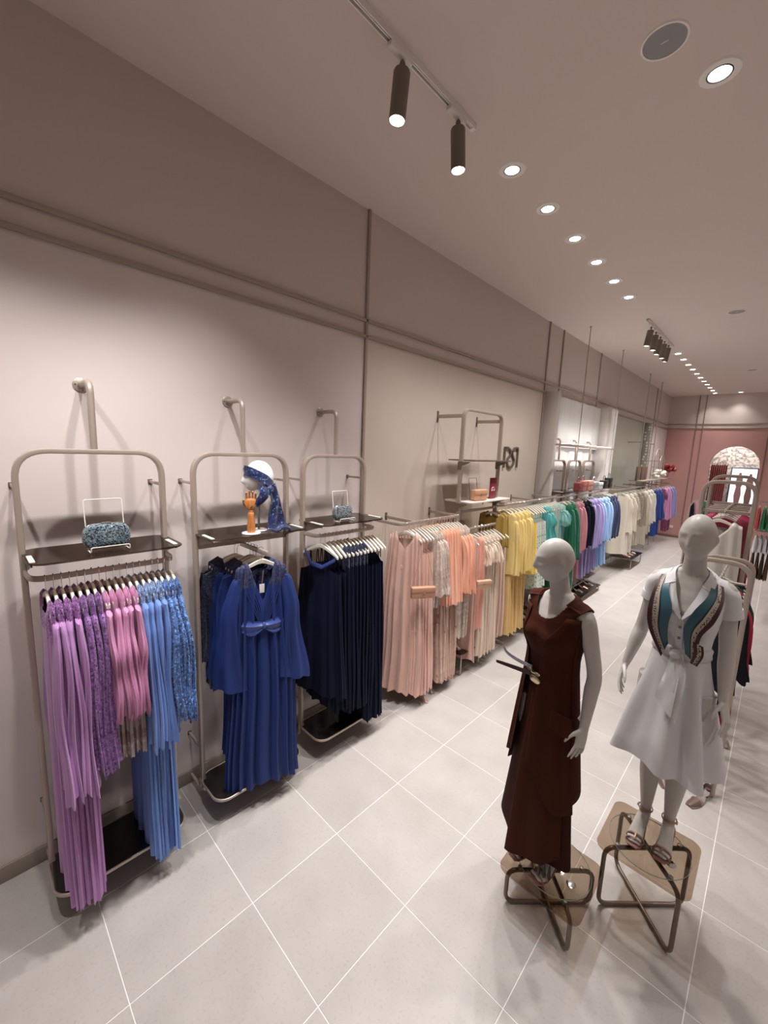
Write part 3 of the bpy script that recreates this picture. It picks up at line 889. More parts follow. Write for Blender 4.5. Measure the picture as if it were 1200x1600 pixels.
def front_dress():
    g = 'clothes on the second rack'
    o = garment('evening_dress', 'royal blue evening dress with plunging neckline and twisted waist, front of the second rack', 'dress', g, (0.505, 1.313, z1 - 0.002), PH,
                C_royal, L=1.66, w=0.155, waist=0.50, hem_w=0.24, th=0.03, hem_t=0.07, pl=21, amp=0.017, yoke=None, vneck=0.22, nn=170,
                sleeve=[(0, 0.04), (0.06, 0.055), (0.3, 0.065), (0.74, 0.125)], sth=(0.03, 0.06), out=0.045, bust=0.5)
    o.data.materials.append(C_royal_l)
    for q in o.data.polygons:
        c = q.center
        if c.z > -0.235: q.material_index = 1
    # twisted bow at the waist
    for s in (-1, 1):
        rings = []
        for i in range(15):
            q = i / 14; x = s * (0.0 + 0.14 * q); h = 0.010 + 0.044 * math.sin(PI * min(1, q * 0.75 + 0.05)); yy = -0.055 + 0.04 * q * q
            zc = -0.50 - 0.010 * q - 0.014 * math.sin(PI * q)
            rings.append([(x, yy + 0.016 * math.cos(a) - 0.006 * math.sin(5 * a), zc + h * math.sin(a)) for a in [2 * PI * k2 / 16 for k2 in range(16)]])
        mk('waist_drape', *loft(rings), C_royalsat, o)
    mk('waist_knot', *lathe([(0.004, -0.022), (0.014, -0.012), (0.017, 0), (0.014, 0.012), (0.004, 0.022)], 12, (0, -0.062, -0.50)), C_royalsat, o)
    # bodice gathers
    b = MB()
    for i in range(12):
        u = -1 + 2 * i / 11
        if abs(u) < 0.12: continue
        b.add(tube([(u * 0.085 + 0.02 * (1 if u > 0 else -1), -0.034, -0.27 - 0.03 * (1 - abs(u))), (u * 0.065, -0.046, -0.38), (u * 0.03, -0.05, -0.485)], 0.0035, 6))
    x = b.build('gathers', C_royal, o); x['kind'] = 'stuff'
    tg = thing('price_tag', 'white price tag hanging in the neckline of the front royal blue dress', 'tag', (0.505, 1.313, z1 - 0.24), PH)
    mk('tag_card', *bev(-0.016, 0.016, -0.003, -0.001, -0.06, 0.0, 0.0008, 1), M_headwhite, tg)
    mk('tag_string', *tube([(0, -0.002, 0), (0.01, -0.002, 0.09)], 0.0012, 5), M_pink, tg)


front_dress()

# --- third rack: navy
nav = dict(d='navy chiffon dress with draped neckline', m=C_navy, L=1.40, hem_w=0.20, hem_t=0.026, pl=15, amp=0.010, w=0.17, strap=True, nn=100)
nvl = dict(d='navy lace topped evening dress', m=C_navy, yoke=C_navyl, L=1.46, hem_w=0.2, hem_t=0.024, pl=9, amp=0.010, w=0.165)
nv3 = dict(d='long dark navy gown with narrow straps', m=C_navy, L=1.66, hem_w=0.19, hem_t=0.024, pl=9, amp=0.009, w=0.15, strap=True)
n0 = dict(nav); n0['d'] = 'navy dress with royal blue satin neckline swirl'; n0['w'] = 0.2; n0['hem_w'] = 0.24; n0['hem_t'] = 0.05; n0['rz'] = 0.3; n0['L'] = 1.28
run([n0] + [nav] * 3 + [nvl] * 6 + [nv3] * 5, 0.40, 1.87, 2.43, z1, 'third rack', 'clothes on the third rack')
t = mk('neck_swirl', *sweep([(-0.13, -0.02, -0.13), (-0.06, -0.045, -0.22), (0.05, -0.05, -0.235), (0.15, -0.02, -0.17)], prof_rect(0.016, 0.005, 0.004), up=(0, 0.3, 0.95)), mat('satin_royal_dark', (0.02, 0.04, 0.18), 0.5))
swirl = t
for o in COL.objects:
    if o.get('label', '').startswith('navy dress with royal blue satin neckline'): t.parent = o

# ------------------------------------------------------------------ long rails
def rail_bar(pts, label, arms, r=0.014, low=None):
    t = thing('wall_rail', label, 'clothes rail', (0, 0, 0))
    mk('rail_bar', *sweep(fillet(pts, 0.07, 6), prof_rect(0.015, 0.008, 0.003), up=(0, 0, 1)), M_metal, t)
    for y, z, x in arms:
        mk('wall_arm', *bev(0, x, y - 0.008, y + 0.008, z - 0.015, z + 0.015, 0.002), M_metal, t)
        mk('arm_plate', *bev(0, 0.008, y - 0.014, y + 0.014, z - 0.045, z + 0.045, 0.003), M_metal_d, t)
    return t


XG = 0.40
rail_bar([(0.0, 2.78, 1.82), (XG, 2.78, 1.82), (XG, 3.73, 1.82)], 'long rail holding the peach clothes on the beige wall', [(3.0, 1.82, XG), (3.72, 1.82, XG)])


def portal(y0, y1):
    t = thing('display_portal', 'tall champagne metal display frame with two shelves on the beige wall', 'display stand', (0.35, 0, 0))
    a, b = y0, y1; PR = prof_rect(0.022, 0.014, 0.005)
    mk('frame', *sweep(fillet([(0, a, 0.02), (0, a, 2.96), (0, b, 2.96), (0, b, 0.02)], 0.1, 8), PR, up=(1, 0, 0)), M_metal, t)
    for y in (a, b):
        mk('wall_arm', *bev(-0.35, -0.02, y - 0.008, y + 0.008, 2.87, 2.91, 0.002), M_metal, t)
        mk('arm_plate', *bev(-0.35, -0.342, y - 0.014, y + 0.014, 2.83, 2.95, 0.003), M_metal_d, t)
    mk('upper_shelf', *plate(rrect(-0.20, 0.14, a + 0.02, b + 0.08, 0.04, 4), 2.41, 2.424), M_metal_d, t)
    mk('lower_shelf', *plate(rrect(-0.22, 0.16, a + 0.01, b + 0.10, 0.05, 5), 1.955, 1.967), mat('shelf_cream', (0.70, 0.63, 0.58), 0.4), t)
    for z in (2.405, 1.95):
        for y in (a, b):
            v = [(-0.03, z), (0.12, z), (0.12, z - 0.01), (0.02, z - 0.05), (0.02, z - 0.09), (-0.03, z - 0.09)]
            mk('shelf_bracket', *loft([[(x, y - 0.018, zz) for x, zz in v], [(x, y - 0.013, zz) for x, zz in v]]), M_metal_d, t)
    mk('cross_bar', *bev(-0.008, 0.008, a, b, 1.83, 1.86, 0.003), M_metal, t)
    mk('lower_rail', *sweep(fillet([(0, a, 1.66), (0.09, a, 1.66), (0.09, b, 1.66), (0, b, 1.66)], 0.05, 5), prof_rect(0.013, 0.007, 0.003), up=(0, 0, 1)), M_metal, t)
    return t


portal(3.78, 4.60)
rail_bar([(0.0, 6.42, 1.865), (XG, 6.40, 1.865), (XG, 4.45, 1.865)], 'long rail holding the yellow and mint clothes', [(4.9, 1.865, XG), (5.7, 1.865, XG)])

dus = dict(d='dusty pink strappy maxi dress', m=C_dusty2, L=1.68, w=0.165, hem_w=0.22, hem_t=0.03, pl=9, amp=0.012, strap=True)
d0 = dict(dus); d0.update(d='front-most dusty pink dress, draped V neck', m=C_dusty, w=0.17, hem_w=0.23, hem_t=0.06, rz=0.45, vneck=0.12, strap=False, th=0.02, belt=C_dusty2, amp=0.015, pl=21, nn=170)
slv = dict(d='silver floral frilled blouse', m=C_silver, L=0.85, hem_w=0.18, waist=0.5, amp=0.005, cat='blouse', name='floral_blouse', sleeve=[(0, 0.03), (0.1, 0.06), (0.12, 0.05), (0.40, 0.075), (0.52, 0.11)])
pch = dict(d='peach chiffon cape', m=C_peach, L=0.86, hem_w=0.24, waist=0.4, hem_t=0.026, pl=11, amp=0.009, under=(C_florpe, 1.70, 0.22), cat='cape', name='cape_blouse')
slr = dict(d='silver floral dress with peach sleeves', m=C_silver, L=1.30, hem_w=0.21, hem_t=0.024, amp=0.009, sleeve=[(0, 0.03), (0.1, 0.06), (0.40, 0.07), (0.60, 0.09)], sm_=C_peach)
run([d0] + [dus] * 5 + [slv] * 3 + [pch] * 6 + [slr] * 4, XG, 2.86, 3.70, 1.826, 'peach rail', 'clothes on the peach rail')
cor = dict(d='coral V-neck dress with gathered waist', m=C_coral, L=1.17, w=0.17, hem_w=0.21, hem_t=0.03, pl=8, amp=0.011, vneck=0.12, rz=0.35, belt=C_coral, th=0.018)
cor2 = dict(d='taupe dress half hidden by the coral one', m=C_dusty, L=1.5, w=0.16, hem_w=0.2, hem_t=0.03)
crm = dict(d='cream pleated chiffon maxi dress', m=C_cream, L=1.50, w=0.165, hem_w=0.2, hem_t=0.028, pl=12, amp=0.010, sleeve=[(0, 0.03), (0.1, 0.04), (0.16, 0.05), (0.2, 0.06)])
blh = dict(d='blush strappy satin dress', m=C_blush, L=1.40, w=0.15, hem_w=0.18, strap=True)
run([cor2, cor] + [crm] * 5 + [blh] * 3, 0.44, 3.86, 4.52, 1.668, 'low rail', 'clothes on the low rail')
mus = dict(d='mustard blouse', m=C_mustard, L=0.5, hem_w=0.2, cat='blouse', name='mustard_blouse', dx=-0.05)
yel = dict(d='pale yellow jacket over ochre pleats', m=C_yellow, L=0.88, hem_w=0.21, waist=0.4, hem_t=0.03, amp=0.005, pl=5, sleeve=[(0, 0.03), (0.08, 0.05), (0.4, 0.06), (0.66, 0.07)], under=(C_ochre, 1.68, 0.2), cat='jacket', name='cropped_jacket')
ye2 = dict(d='bright yellow strappy sun dress', m=C_yellow2, L=0.96, hem_w=0.22, hem_t=0.04, strap=True, w=0.17)
yel0 = dict(yel); yel0['under'] = None; yel0['d'] = 'pale yellow jacket without skirt'
run([mus] * 2 + [yel] * 5 + [ye2] * 2, XG + 0.02, 4.50, 5.35, 1.873, 'yellow rail section', 'yellow clothes on the long rail')
wgr = dict(d='white sundress with green leaf print', m=C_wgreen, L=1.22, w=0.165, hem_w=0.23, hem_t=0.04, strap=True)
trq = dict(d='turquoise satin blouse with ruffled front', m=C_turq, L=0.75, hem_w=0.19, cat='blouse', name='ruffled_blouse', sleeve=[(0, 0.03), (0.12, 0.07), (0.2, 0.04), (0.34, 0.085), (0.42, 0.05)])
mnt = dict(d='sage green sleeveless dress', m=C_sage, L=1.05, hem_w=0.2, w=0.17)
aq = dict(d='aqua lace-shouldered dress', m=C_aqua, L=1.1, hem_w=0.2, yoke=C_mint, sleeve=[(0, 0.03), (0.1, 0.06), (0.2, 0.07)])
run([wgr] * 4 + [trq] * 2 + [mnt] * 4 + [aq] * 3, XG, 5.45, 6.38, 1.873, 'mint rail section', 'mint and white clothes on the long rail', far=True)

# --- niche with three racks, light bar and its own rail
wall_rack(6.72, 7.36, 'nearest of the three racks inside the pale niche', rail=False, XF=0.13)
wall_rack(7.48, 8.12, 'middle one of the three racks inside the pale niche', rail=False, XF=0.13)
wall_rack(8.24, 8.88, 'farthest of the three racks inside the pale niche', rail=False, XF=0.13)
t = thing('light_bar', 'long lit bar shelf hung on ceiling rods across the niche', 'light', (0.40, 0, 0))
mk('bar_body', *bev(-0.012, 0.012, 6.2, 9.05, 2.66, 2.69, 0.003), M_metal, t)
mk('top_plate', *bev(-0.18, 0.012, 6.75, 9.05, 2.692, 2.70, 0.002), M_metal, t)
mk('lit_diffuser', *bev(-0.16, -0.02, 6.8, 9.0, 2.680, 2.691, 0.002), mat('diffuser_glow', (1, 1, 1), 0.5, emit=(1, 0.97, 0.93, 5)), t)
mk('lit_diffuser', *bev(-0.16, -0.02, 6.8, 9.0, 2.702, 2.708, 0.002), MATS['diffuser_glow'], t)
for y in (7.10, 8.95):
    mk('ceiling_rod', *tube([(0, y, 2.69), (0, y, H)], 0.008, 8), M_metal, t)
    mk('rod_rose', *lathe([(0.009, H - 0.02), (0.018, H - 0.006), (0.02, H)], 14, (0, y, 0)), M_metal, t)
    mk('hanging_rod', *tube([(0, y, 1.94), (0, y, 2.66)], 0.008, 8), M_metal, t)
mk('bag_shelf', *bev(0.012, 0.22, 6.8, 9.0, 1.935, 1.947, 0.003), M_clear, t)
mk('clothes_bar', *sweep(fillet([(0.0, 6.42, 1.86), (0.0, 9.05, 1.86)], 0.05, 3), prof_rect(0.013, 0.007, 0.003), up=(0, 0, 1)), M_metal, t)
for y in (6.45, 9.0): mk('bar_arm', *bev(-0.4, 0, y - 0.007, y + 0.007, 1.85, 1.87, 0.002), M_metal, t)

LS = [(0, 0.03), (0.1, 0.05), (0.4, 0.055), (0.80, 0.085)]
em = dict(d='emerald green maxi dress with long sleeves', m=C_emer, L=1.5, hem_w=0.22, hem_t=0.06, amp=0.012, sleeve=LS, th=0.03, sth=(0.03, 0.05), pl=7)
ro = dict(d='rose jacket over a pleated rose skirt', m=C_rose, L=0.8, sleeve=LS[:3] + [(0.7, 0.06)], under=(C_roseb, 1.40, 0.2), th=0.02, sth=(0.02, 0.03), cat='jacket', name='jacket')
bk = dict(d='black blazer', m=C_blackc, L=0.75, sleeve=LS[:3] + [(0.66, 0.055)], cat='blazer', name='blazer', th=0.02, sth=(0.02, 0.03), under=(C_lavd, 1.42, 0.2))
lv = dict(d='lavender long-sleeved set', m=C_lav, L=0.82, sleeve=LS[:3] + [(0.74, 0.06)], under=(C_lavd, 1.40, 0.19), th=0.025, sth=(0.02, 0.035))
sk = dict(d='sky blue long-sleeved set', m=C_sky, L=0.8, sleeve=LS[:3] + [(0.7, 0.07)], under=(C_sky, 1.38, 0.2), th=0.03, sth=(0.03, 0.04), amp=0.01)
nb = dict(d='navy blue blazer', m=C_navyc, L=0.78, sleeve=LS[:3] + [(0.70, 0.06)], cat='blazer', name='blazer', th=0.03, sth=(0.03, 0.04))
run([em, em, ro, ro, bk, bk, lv, lv, lv, sk, sk, sk, nb, nb, nb], XG + 0.04, 6.55, 8.98, 1.868, 'niche rail', 'clothes on the niche rail', far=True)

# --- grey-green section: frame with cream clothes
def rod_frame(ya, yb, lab, x=0.30, zsh=1.98):
    t = thing('hanging_frame', lab, 'clothes rail', (x, 0, 0))
    for y in (ya, yb):
        mk('ceiling_rod', *tube([(0, y, 0.25), (0, y, H)], 0.011, 8), M_metal, t)
        mk('rod_rose', *lathe([(0.012, H - 0.02), (0.022, H - 0.006), (0.024, H)], 14, (0, y, 0)), M_metal, t)
        mk('wall_arm', *bev(-0.3, 0, y - 0.009, y + 0.009, 2.905, 2.935, 0.002), M_metal, t)
        mk('wall_arm', *bev(-0.3, 0, y - 0.009, y + 0.009, 1.85, 1.88, 0.002), M_metal, t)
    mk('shelf', *bev(-0.15, 0.16, ya - 0.1, yb + 2.2, zsh - 0.02, zsh, 0.003), M_metal, t)
    return t


rod_frame(11.7, 13.08, 'ceiling-hung rod frame with a shelf beside the mosaic strip')
rail_bar([(0.0, 9.75, 1.83), (XG, 9.75, 1.83), (XG, 12.4, 1.83)], 'rail holding the cream clothes before the grey-green wall', [(11.0, 1.83, XG), (12.38, 1.83, XG)])
iv = dict(d='ivory tiered ruffle dress', m=C_ivory, L=1.42, hem_w=0.24, hem_t=0.08, amp=0.018, sleeve=[(0, 0.04), (0.2, 0.08), (0.4, 0.07), (0.75, 0.11)], th=0.05, sth=(0.04, 0.05), pl=7)
il = dict(d='cream lace dress', m=C_ivlace, L=1.25, hem_w=0.2, th=0.04, hem_t=0.05, sleeve=[(0, 0.04), (0.3, 0.06), (0.5, 0.08)])
tl = dict(d='taupe lace jacket over a cream skirt', m=C_taupel, L=0.8, th=0.04, sleeve=[(0, 0.04), (0.3, 0.06), (0.7, 0.07)], under=(C_ivory, 1.35, 0.21), cat='jacket', name='jacket')
of = dict(d='off-white blouse over a cream skirt', m=C_offw, L=0.85, th=0.04, sleeve=[(0, 0.04), (0.3, 0.06), (0.7, 0.09)], under=(C_ivory, 1.2, 0.2), cat='blouse', name='blouse')
run([iv, iv, il, tl, tl, iv, of, of], XG + 0.02, 10.0, 12.3, 1.838, 'cream rail', 'clothes on the cream rail', far=True)
rail_bar([(0.0, 12.75, 1.80), (XG, 12.75, 1.80), (XG, 15.4, 1.80)], 'last rail before the rose wall', [(14.0, 1.80, XG), (15.38, 1.80, XG)])
co = dict(d='cobalt blue dress', m=C_cobalt, L=1.35, hem_w=0.2, th=0.05, sleeve=LS[:3] + [(0.7, 0.1)])
wn = dict(d='wine lace blouse', m=C_wine, L=0.5, th=0.04, cat='blouse', name='lace_blouse', sleeve=[(0, 0.03), (0.2, 0.06)], under=(C_roseb, 1.3, 0.18))
oc = dict(d='orchid pink long-sleeved blouse', m=C_orchid, L=0.9, th=0.05, sleeve=LS, cat='blouse', name='blouse')
pe = dict(d='periwinkle long-sleeved blouse', m=C_peri, L=0.9, th=0.05, sleeve=LS, cat='blouse', name='blouse', under=(C_wine, 1.45, 0.15))
run([co, co, wn, oc, oc, pe, pe], XG + 0.02, 12.95, 15.2, 1.808, 'farthest rail', 'clothes on the last rail', far=True)

# ------------------------------------------------------------------ shelf displays
M_sparkle = spots_mat('crystal_blue', (0.16, 0.24, 0.30), [(0.36, 0.46, 0.52), (0.06, 0.10, 0.13)], scale=160, lo=0.52, rough=0.35, seq=0.35)
M_sparkle2 = spots_mat('crystal_grey', (0.20, 0.24, 0.27), [(0.36, 0.40, 0.42), (0.08, 0.10, 0.12)], scale=160, lo=0.52, rough=0.35, seq=0.3)


def easel(loc, rz, label, s=1.0, m=None):
    m = m or M_wire
    t = thing('display_easel', label, 'display stand', loc, rz)
    w = 0.085 * s
    mk('back_loop', *tube(fillet([(-w, 0.02, 0.0), (-w, 0.06 * s, 0.26 * s), (w, 0.06 * s, 0.26 * s), (w, 0.02, 0.0)], 0.012, 4), 0.0028, 7), m, t)
    mk('front_lip', *tube(fillet([(-w, 0.02, 0.004), (-w, -0.06 * s, 0.004), (-w, -0.06 * s, 0.03 * s), (w, -0.06 * s, 0.03 * s), (w, -0.06 * s, 0.004), (w, 0.02, 0.004)], 0.008, 3), 0.0028, 7), m, t)
    mk('cross_wire', *tube([(-w, 0.0, 0.004), (w, 0.0, 0.004)], 0.0022, 6), m, t)
    return t


def clutch(loc, rz, label, m, s=1.0):
    t = thing('clutch_bag', label, 'handbag', loc, rz)
    w, h, d = 0.105 * s, 0.062 * s, 0.032 * s
    def half(sd):
        rings = []
        for q, k2 in ((0.02, 1.0), (0.45, 1.0), (0.8, 0.93), (1.0, 0.72), (1.06, 0.30)):
            ol = [(x, z) for x, z in rrect(-w, w, -h, h, h * 0.8, 6)]
            rings.append([(x * k2, sd * d * q, z * k2 + h + 0.008) for x, z in ol])
        return loft(rings)
    mk('front_shell', *half(-1), m, t); mk('back_shell', *half(1), m, t)
    ol = rrect(-w, w, -h, h, h * 0.8, 6)
    mk('frame_rim', *sweep([(x * 1.01, 0, z * 1.01 + h + 0.008) for x, z in ol], prof_rect(0.0025, 0.0025, 0.001, 1), up=(0, 1, 0), closed=True), M_chrome, t)
    mk('clasp', *bev(-0.022 * s, 0.022 * s, -0.010, 0.010, 2 * h + 0.004, 2 * h + 0.016, 0.004), mat('clasp_grey', (0.25, 0.3, 0.33), 0.3, 0.8), t)
    return t


yw1 = PI / 2 - 0.1
easel((0.37, 0.505, 1.926), PI / 2, 'white wire easel holding the sparkling clutch, leftmost rack shelf', 1.0)
clutch((0.355, 0.505, 1.930), PI / 2, 'sparkling blue-grey crystal clutch on the leftmost rack shelf', M_sparkle)
easel((0.40, 2.09, 1.926), PI / 2, 'white wire easel holding the small grey clutch, third rack shelf', 0.9)
clutch((0.385, 2.09, 1.930), PI / 2, 'small grey crystal clutch on the third rack shelf', M_sparkle2, 0.88)
easel((0.38, 4.08, 1.968), PI / 2, 'dark wire easel behind the peach box bag on the display frame', 0.95, M_metal_d)


def box_bag(loc, rz, label, m, w=0.10, h=0.05, d=0.03, handle=False, lid=True, strap=0.0):
    t = thing('box_bag', label, 'handbag', loc, rz)
    mk('bag_body', *bev(-w, w, -d, d, 0, 2 * h, 0.01, 3), m, t)
    if lid: mk('bag_flap', *bev(-w * 1.01, w * 1.01, -d - 0.005, d * 0.9, h * 1.05, 2 * h + 0.005, 0.008, 3), m, t)
    mk('clasp', *bev(-0.012, 0.012, -d - 0.010, -d - 0.004, h * 1.0, h * 1.25, 0.002), M_gold, t)
    if handle: mk('handle', *tube(fillet([(-w * 0.55, 0, 2 * h - 0.003), (-w * 0.45, 0, 2 * h + 0.09), (w * 0.45, 0, 2 * h + 0.09), (w * 0.55, 0, 2 * h - 0.003)], 0.04, 5), 0.005, 8), m, t)
    if strap: mk('strap', *tube([(-w * 0.95, 0, 2 * h - 0.006), (-w * 0.3, 0.01, 2 * h + strap * 0.8), (0, 0.01, 2 * h + strap), (w * 0.3, 0.01, 2 * h + strap * 0.8), (w * 0.95, 0, 2 * h - 0.006)], 0.0022, 6), m, t)
    return t


M_tan = mat('leather_peach', (0.62, 0.34, 0.20), 0.4)
box_bag((0.42, 4.08, 1.972), PI / 2 - 0.15, 'peach leather box bag on the lower shelf of the display frame', M_tan, 0.105, 0.058, 0.035)
box_bag((0.640, 2.86, 1.165), PI / 2 - 0.55, 'tan box clutch hanging in front of the dusty pink dresses', mat('leather_dusty', (0.52, 0.27, 0.18), 0.45), 0.115, 0.052, 0.025, strap=0.38)
box_bag((0.650, 3.93, 1.02), PI / 2 - 0.4, 'peach box clutch hanging in front of the coral dress', mat('leather_peach_light', (0.66, 0.42, 0.30), 0.45), 0.095, 0.045, 0.022, strap=0.40)
t = thing('sign_card', 'burgundy card with a small white flower on the display frame shelf', 'card', (0.40, 4.42, 1.968), PI / 2)
mk('card_panel', *bev(-0.075, 0.075, -0.004, 0.004, 0, 0.25, 0.002), mat('card_burgundy', (0.23, 0.015, 0.04), 0.5), t)
mk('card_foot', *bev(-0.02, 0.02, 0.0, 0.05, 0, 0.01, 0.002), MATS['card_burgundy'], t)
for i in range(6):
    a = PI * i / 5
    mk('petal', *loft([[(0.026 * math.cos(a) * 0.9 + r * math.cos(b2) * 0.020, y, 0.105 + 0.022 * math.sin(a) + r * math.sin(b2) * 0.015) for b2 in [2 * PI * k2 / 10 for k2 in range(10)]] for y, r in ((-0.004, 1), (-0.0075, 0.8))]), mat('petal_white', (0.8, 0.62, 0.64), 0.6), t)

# head with the navy scarf ---------------------------------------------------
def head_verts(n=44, m_=56):
    rings = []
    for i in range(1, n):
        ph = PI * i / n; row = []
        for j in range(m_):
            th = 2 * PI * j / m_
            nx, ny, nz = math.sin(ph) * math.cos(th), math.sin(ph) * math.sin(th), math.cos(ph)
            lo = max(0, -nz)
            x = 0.074 * nx * (1 - 0.36 * lo ** 1.6) * (1 + 0.05 * max(0, nz) * (1 - nz))
            y = 0.096 * ny * (1 - (0.42 * lo ** 1.3 if ny > 0 else 0.10 * lo ** 2)) + 0.004
            z = 0.116 * nz
            if ny < 0:
                fr = sm(-ny * 1.6)
                g = lambda a, b: math.exp(-(a / b) ** 2)
                y += 1.25 * fr * (-0.017 * g(x, 0.011) * g(z + 0.024, 0.017) - 0.008 * g(x, 0.010) * g(z - 0.004, 0.020)
                           + 0.009 * g(abs(x) - 0.030, 0.015) * g(z - 0.008, 0.011) - 0.004 * g(abs(x) - 0.03, 0.02) * g(z - 0.030, 0.010)
                           - 0.003 * g(abs(x) - 0.030, 0.009) * g(z - 0.006, 0.005)
                           - 0.0065 * g(x, 0.019) * (g(z + 0.056, 0.0055) + g(z + 0.067, 0.006)) + 0.003 * g(x, 0.02) * g(z + 0.0617, 0.003)
                           - 0.008 * g(x, 0.018) * g(z + 0.097, 0.013))
            if abs(nx) > 0.5:
                e = math.exp(-((y - 0.012) / 0.013) ** 2) * math.exp(-((z + 0.006) / 0.027) ** 2)
                x += math.copysign(0.011 * e, nx)
            row.append((x, y, z))
        rings.append(row)
    v, f = loft(rings, cap=False)
    v = list(v); a = len(v); v.append((0, 0.004, 0.116)); v.append((0, rings[-1][0][1] * 0.0, -0.116))
    L0 = (len(rings) - 1) * m_
    for j in range(m_):
        f.append((a, (j + 1) % m_, j)); f.append((a + 1, L0 + j, L0 + (j + 1) % m_))
    return v, f


hx, hy = 0.36, 1.375
t = thing('millinery_bust', 'glossy white display head on a black pole, second rack shelf', 'mannequin', (hx, hy, 1.926), PI)
fz = 0.355
hm = Matrix.Translation((0, 0, fz)) @ Matrix.Rotation(math.radians(0), 4, 'Z')
v, f = head_verts()
rot = Matrix.Rotation(-PI / 2 + PI + math.radians(-20), 3, 'Z')      # face towards the near end of the rack
rot = Matrix.Rotation(math.radians(160), 3, 'Z')
mk('head', [rot @ Vector(p) + Vector((0, 0, fz)) for p in v], f, M_headwhite, t)
mk('neck', *lathe([(0.03, 0.22), (0.042, 0.225), (0.045, 0.25), (0.05, 0.29)], 20), M_headwhite, t)
mk('pole', *lathe([(0.008, 0.006), (0.008, 0.23)], 12), M_lampbody, t)
mk('base_disc', *lathe([(0.055, 0), (0.058, 0.003), (0.055, 0.008), (0.01, 0.01)], 28), M_headwhite, t)


def ribbon(inner, outer, th=0.004, m=None, name='ribbon', parent=None, mats=None, bands=None, nb=1, loc=None, rz=0, wave=0.0):
    """cloth strip between two edge paths, split across into nb bands"""
    def cat(P, n=24):
        P = [Vector(p) for p in P]; P = [P[0] * 2 - P[1]] + P + [P[-1] * 2 - P[-2]]; out = []
        S = len(P) - 3
        for i in range(n + 1):
            u = S * i / n; k2 = min(int(u), S - 1); u -= k2
            a, b, c, d = P[k2:k2 + 4]
            out.append(0.5 * ((2 * b) + (c - a) * u + (2 * a - 5 * b + 4 * c - d) * u * u + (3 * b - a - 3 * c + d) * u ** 3))
        return out
    A, B = cat(inner), cat(outer); n = len(A)
    nodes = bands or [i / nb for i in range(nb + 1)]
    v = []; f = []; fm = []
    for i in range(n):
        tn = (A[min(i + 1, n - 1)] - A[max(i - 1, 0)]); nn = tn.cross(B[i] - A[i])
        nn = nn.normalized() * th / 2 if nn.length > 1e-9 else Vector((0, th / 2, 0))
        for s in (1, -1):
            for q in nodes:
                w_ = nn.normalized() * wave * math.sin(q * 9 + i * 0.35)
                v.append(A[i].lerp(B[i], q) + nn * s + w_)
    K = len(nodes)
    for i in range(n - 1):
        for s in (0, 1):
            for q in range(K - 1):
                a = (i * 2 + s) * K + q; b = ((i + 1) * 2 + s) * K + q
                f.append((a, a + 1, b + 1, b) if s == 0 else (b, b + 1, a + 1, a)); fm.append(q)
        for q, rev in ((0, 0), (K - 1, 1)):
            a = (i * 2) * K + q; a2 = (i * 2 + 1) * K + q; b = ((i + 1) * 2) * K + q; b2 = ((i + 1) * 2 + 1) * K + q
            f.append((a, b, b2, a2) if not rev else (a2, b2, b, a)); fm.append(min(q, K - 2))
    for i in (0, n - 1):
        for q in range(K - 1):
            a = (i * 2) * K + q; a2 = (i * 2 + 1) * K + q
            f.append((a, a2, a2 + 1, a + 1)); fm.append(q)
    return mk(name, v, f, m, parent, loc, (0, 0, rz) if rz else None, mats=mats, fmat=fm if mats else None, angle=70)


C_scarf = spots_mat('scarf_navy', (0.008, 0.018, 0.09), [(0.02, 0.04, 0.20), (0.16, 0.28, 0.45)], scale=36, lo=0.60, seq=0.05, rough=0.45)
t = thing('silk_scarf', 'navy sequinned scarf tied round the white display head', 'scarf', (hx, hy, 1.926))
def hd(y, x, z): return (x, y, z + fz)
# local axes: +y along the wall (away from the viewer's left), face points to -y; +x towards the viewer
band_in = []; band_out = []
for i in range(13):
    a = 2 * PI * i / 12
    ca, sa = math.cos(a), math.sin(a)
    # band tilts: high on the forehead (-y), low at the nape (+y)
    band_in.append((0.080 * sa, 0.004 - 0.088 * ca * 1.0 - 0.012 * max(0, ca), fz + 0.002 + 0.052 * ca + 0.030))
    band_out.append((0.086 * sa, 0.010 - 0.104 * ca, fz - 0.012 + 0.058 * ca - 0.028))
ribbon(band_in, band_out, 0.008, C_scarf, 'head_band', t, wave=0.003, nb=3)
mk('scarf_knot', *loft([[(0.078 + 0.030 * math.cos(b2) * r, 0.035 + dy, fz - 0.075 + 0.034 * math.sin(b2) * r) for b2 in [2 * PI * q / 12 for q in range(12)]] for dy, r in ((-0.03, 0.4), (-0.015, 0.95), (0.005, 1.05), (0.02, 0.8), (0.03, 0.3))]), C_scarf, t, angle=70)
ribbon([(0.08, -0.05, fz - 0.03), (0.095, -0.045, fz - 0.09), (0.08, -0.075, fz - 0.15), (0.075, -0.105, fz - 0.185)], [(0.09, 0.02, fz - 0.06), (0.115, 0.01, fz - 0.11), (0.085, -0.025, fz - 0.16), (0.075, -0.06, fz - 0.19)], 0.012, C_scarf, 'short_tail', t, nb=4, wave=0.004)
ribbon([(0.085, 0.02, fz - 0.06), (0.095, 0.035, fz - 0.14), (0.09, 0.03, fz - 0.24), (0.10, 0.02, fz - 0.335), (0.13, 0.02, 0.01)], [(0.085, 0.07, fz - 0.03), (0.09, 0.105, fz - 0.12), (0.08, 0.125, fz - 0.22), (0.07, 0.155, fz - 0.30), (0.10, 0.19, 0.012)], 0.014, C_scarf, 'long_tail', t, nb=8, wave=0.009)

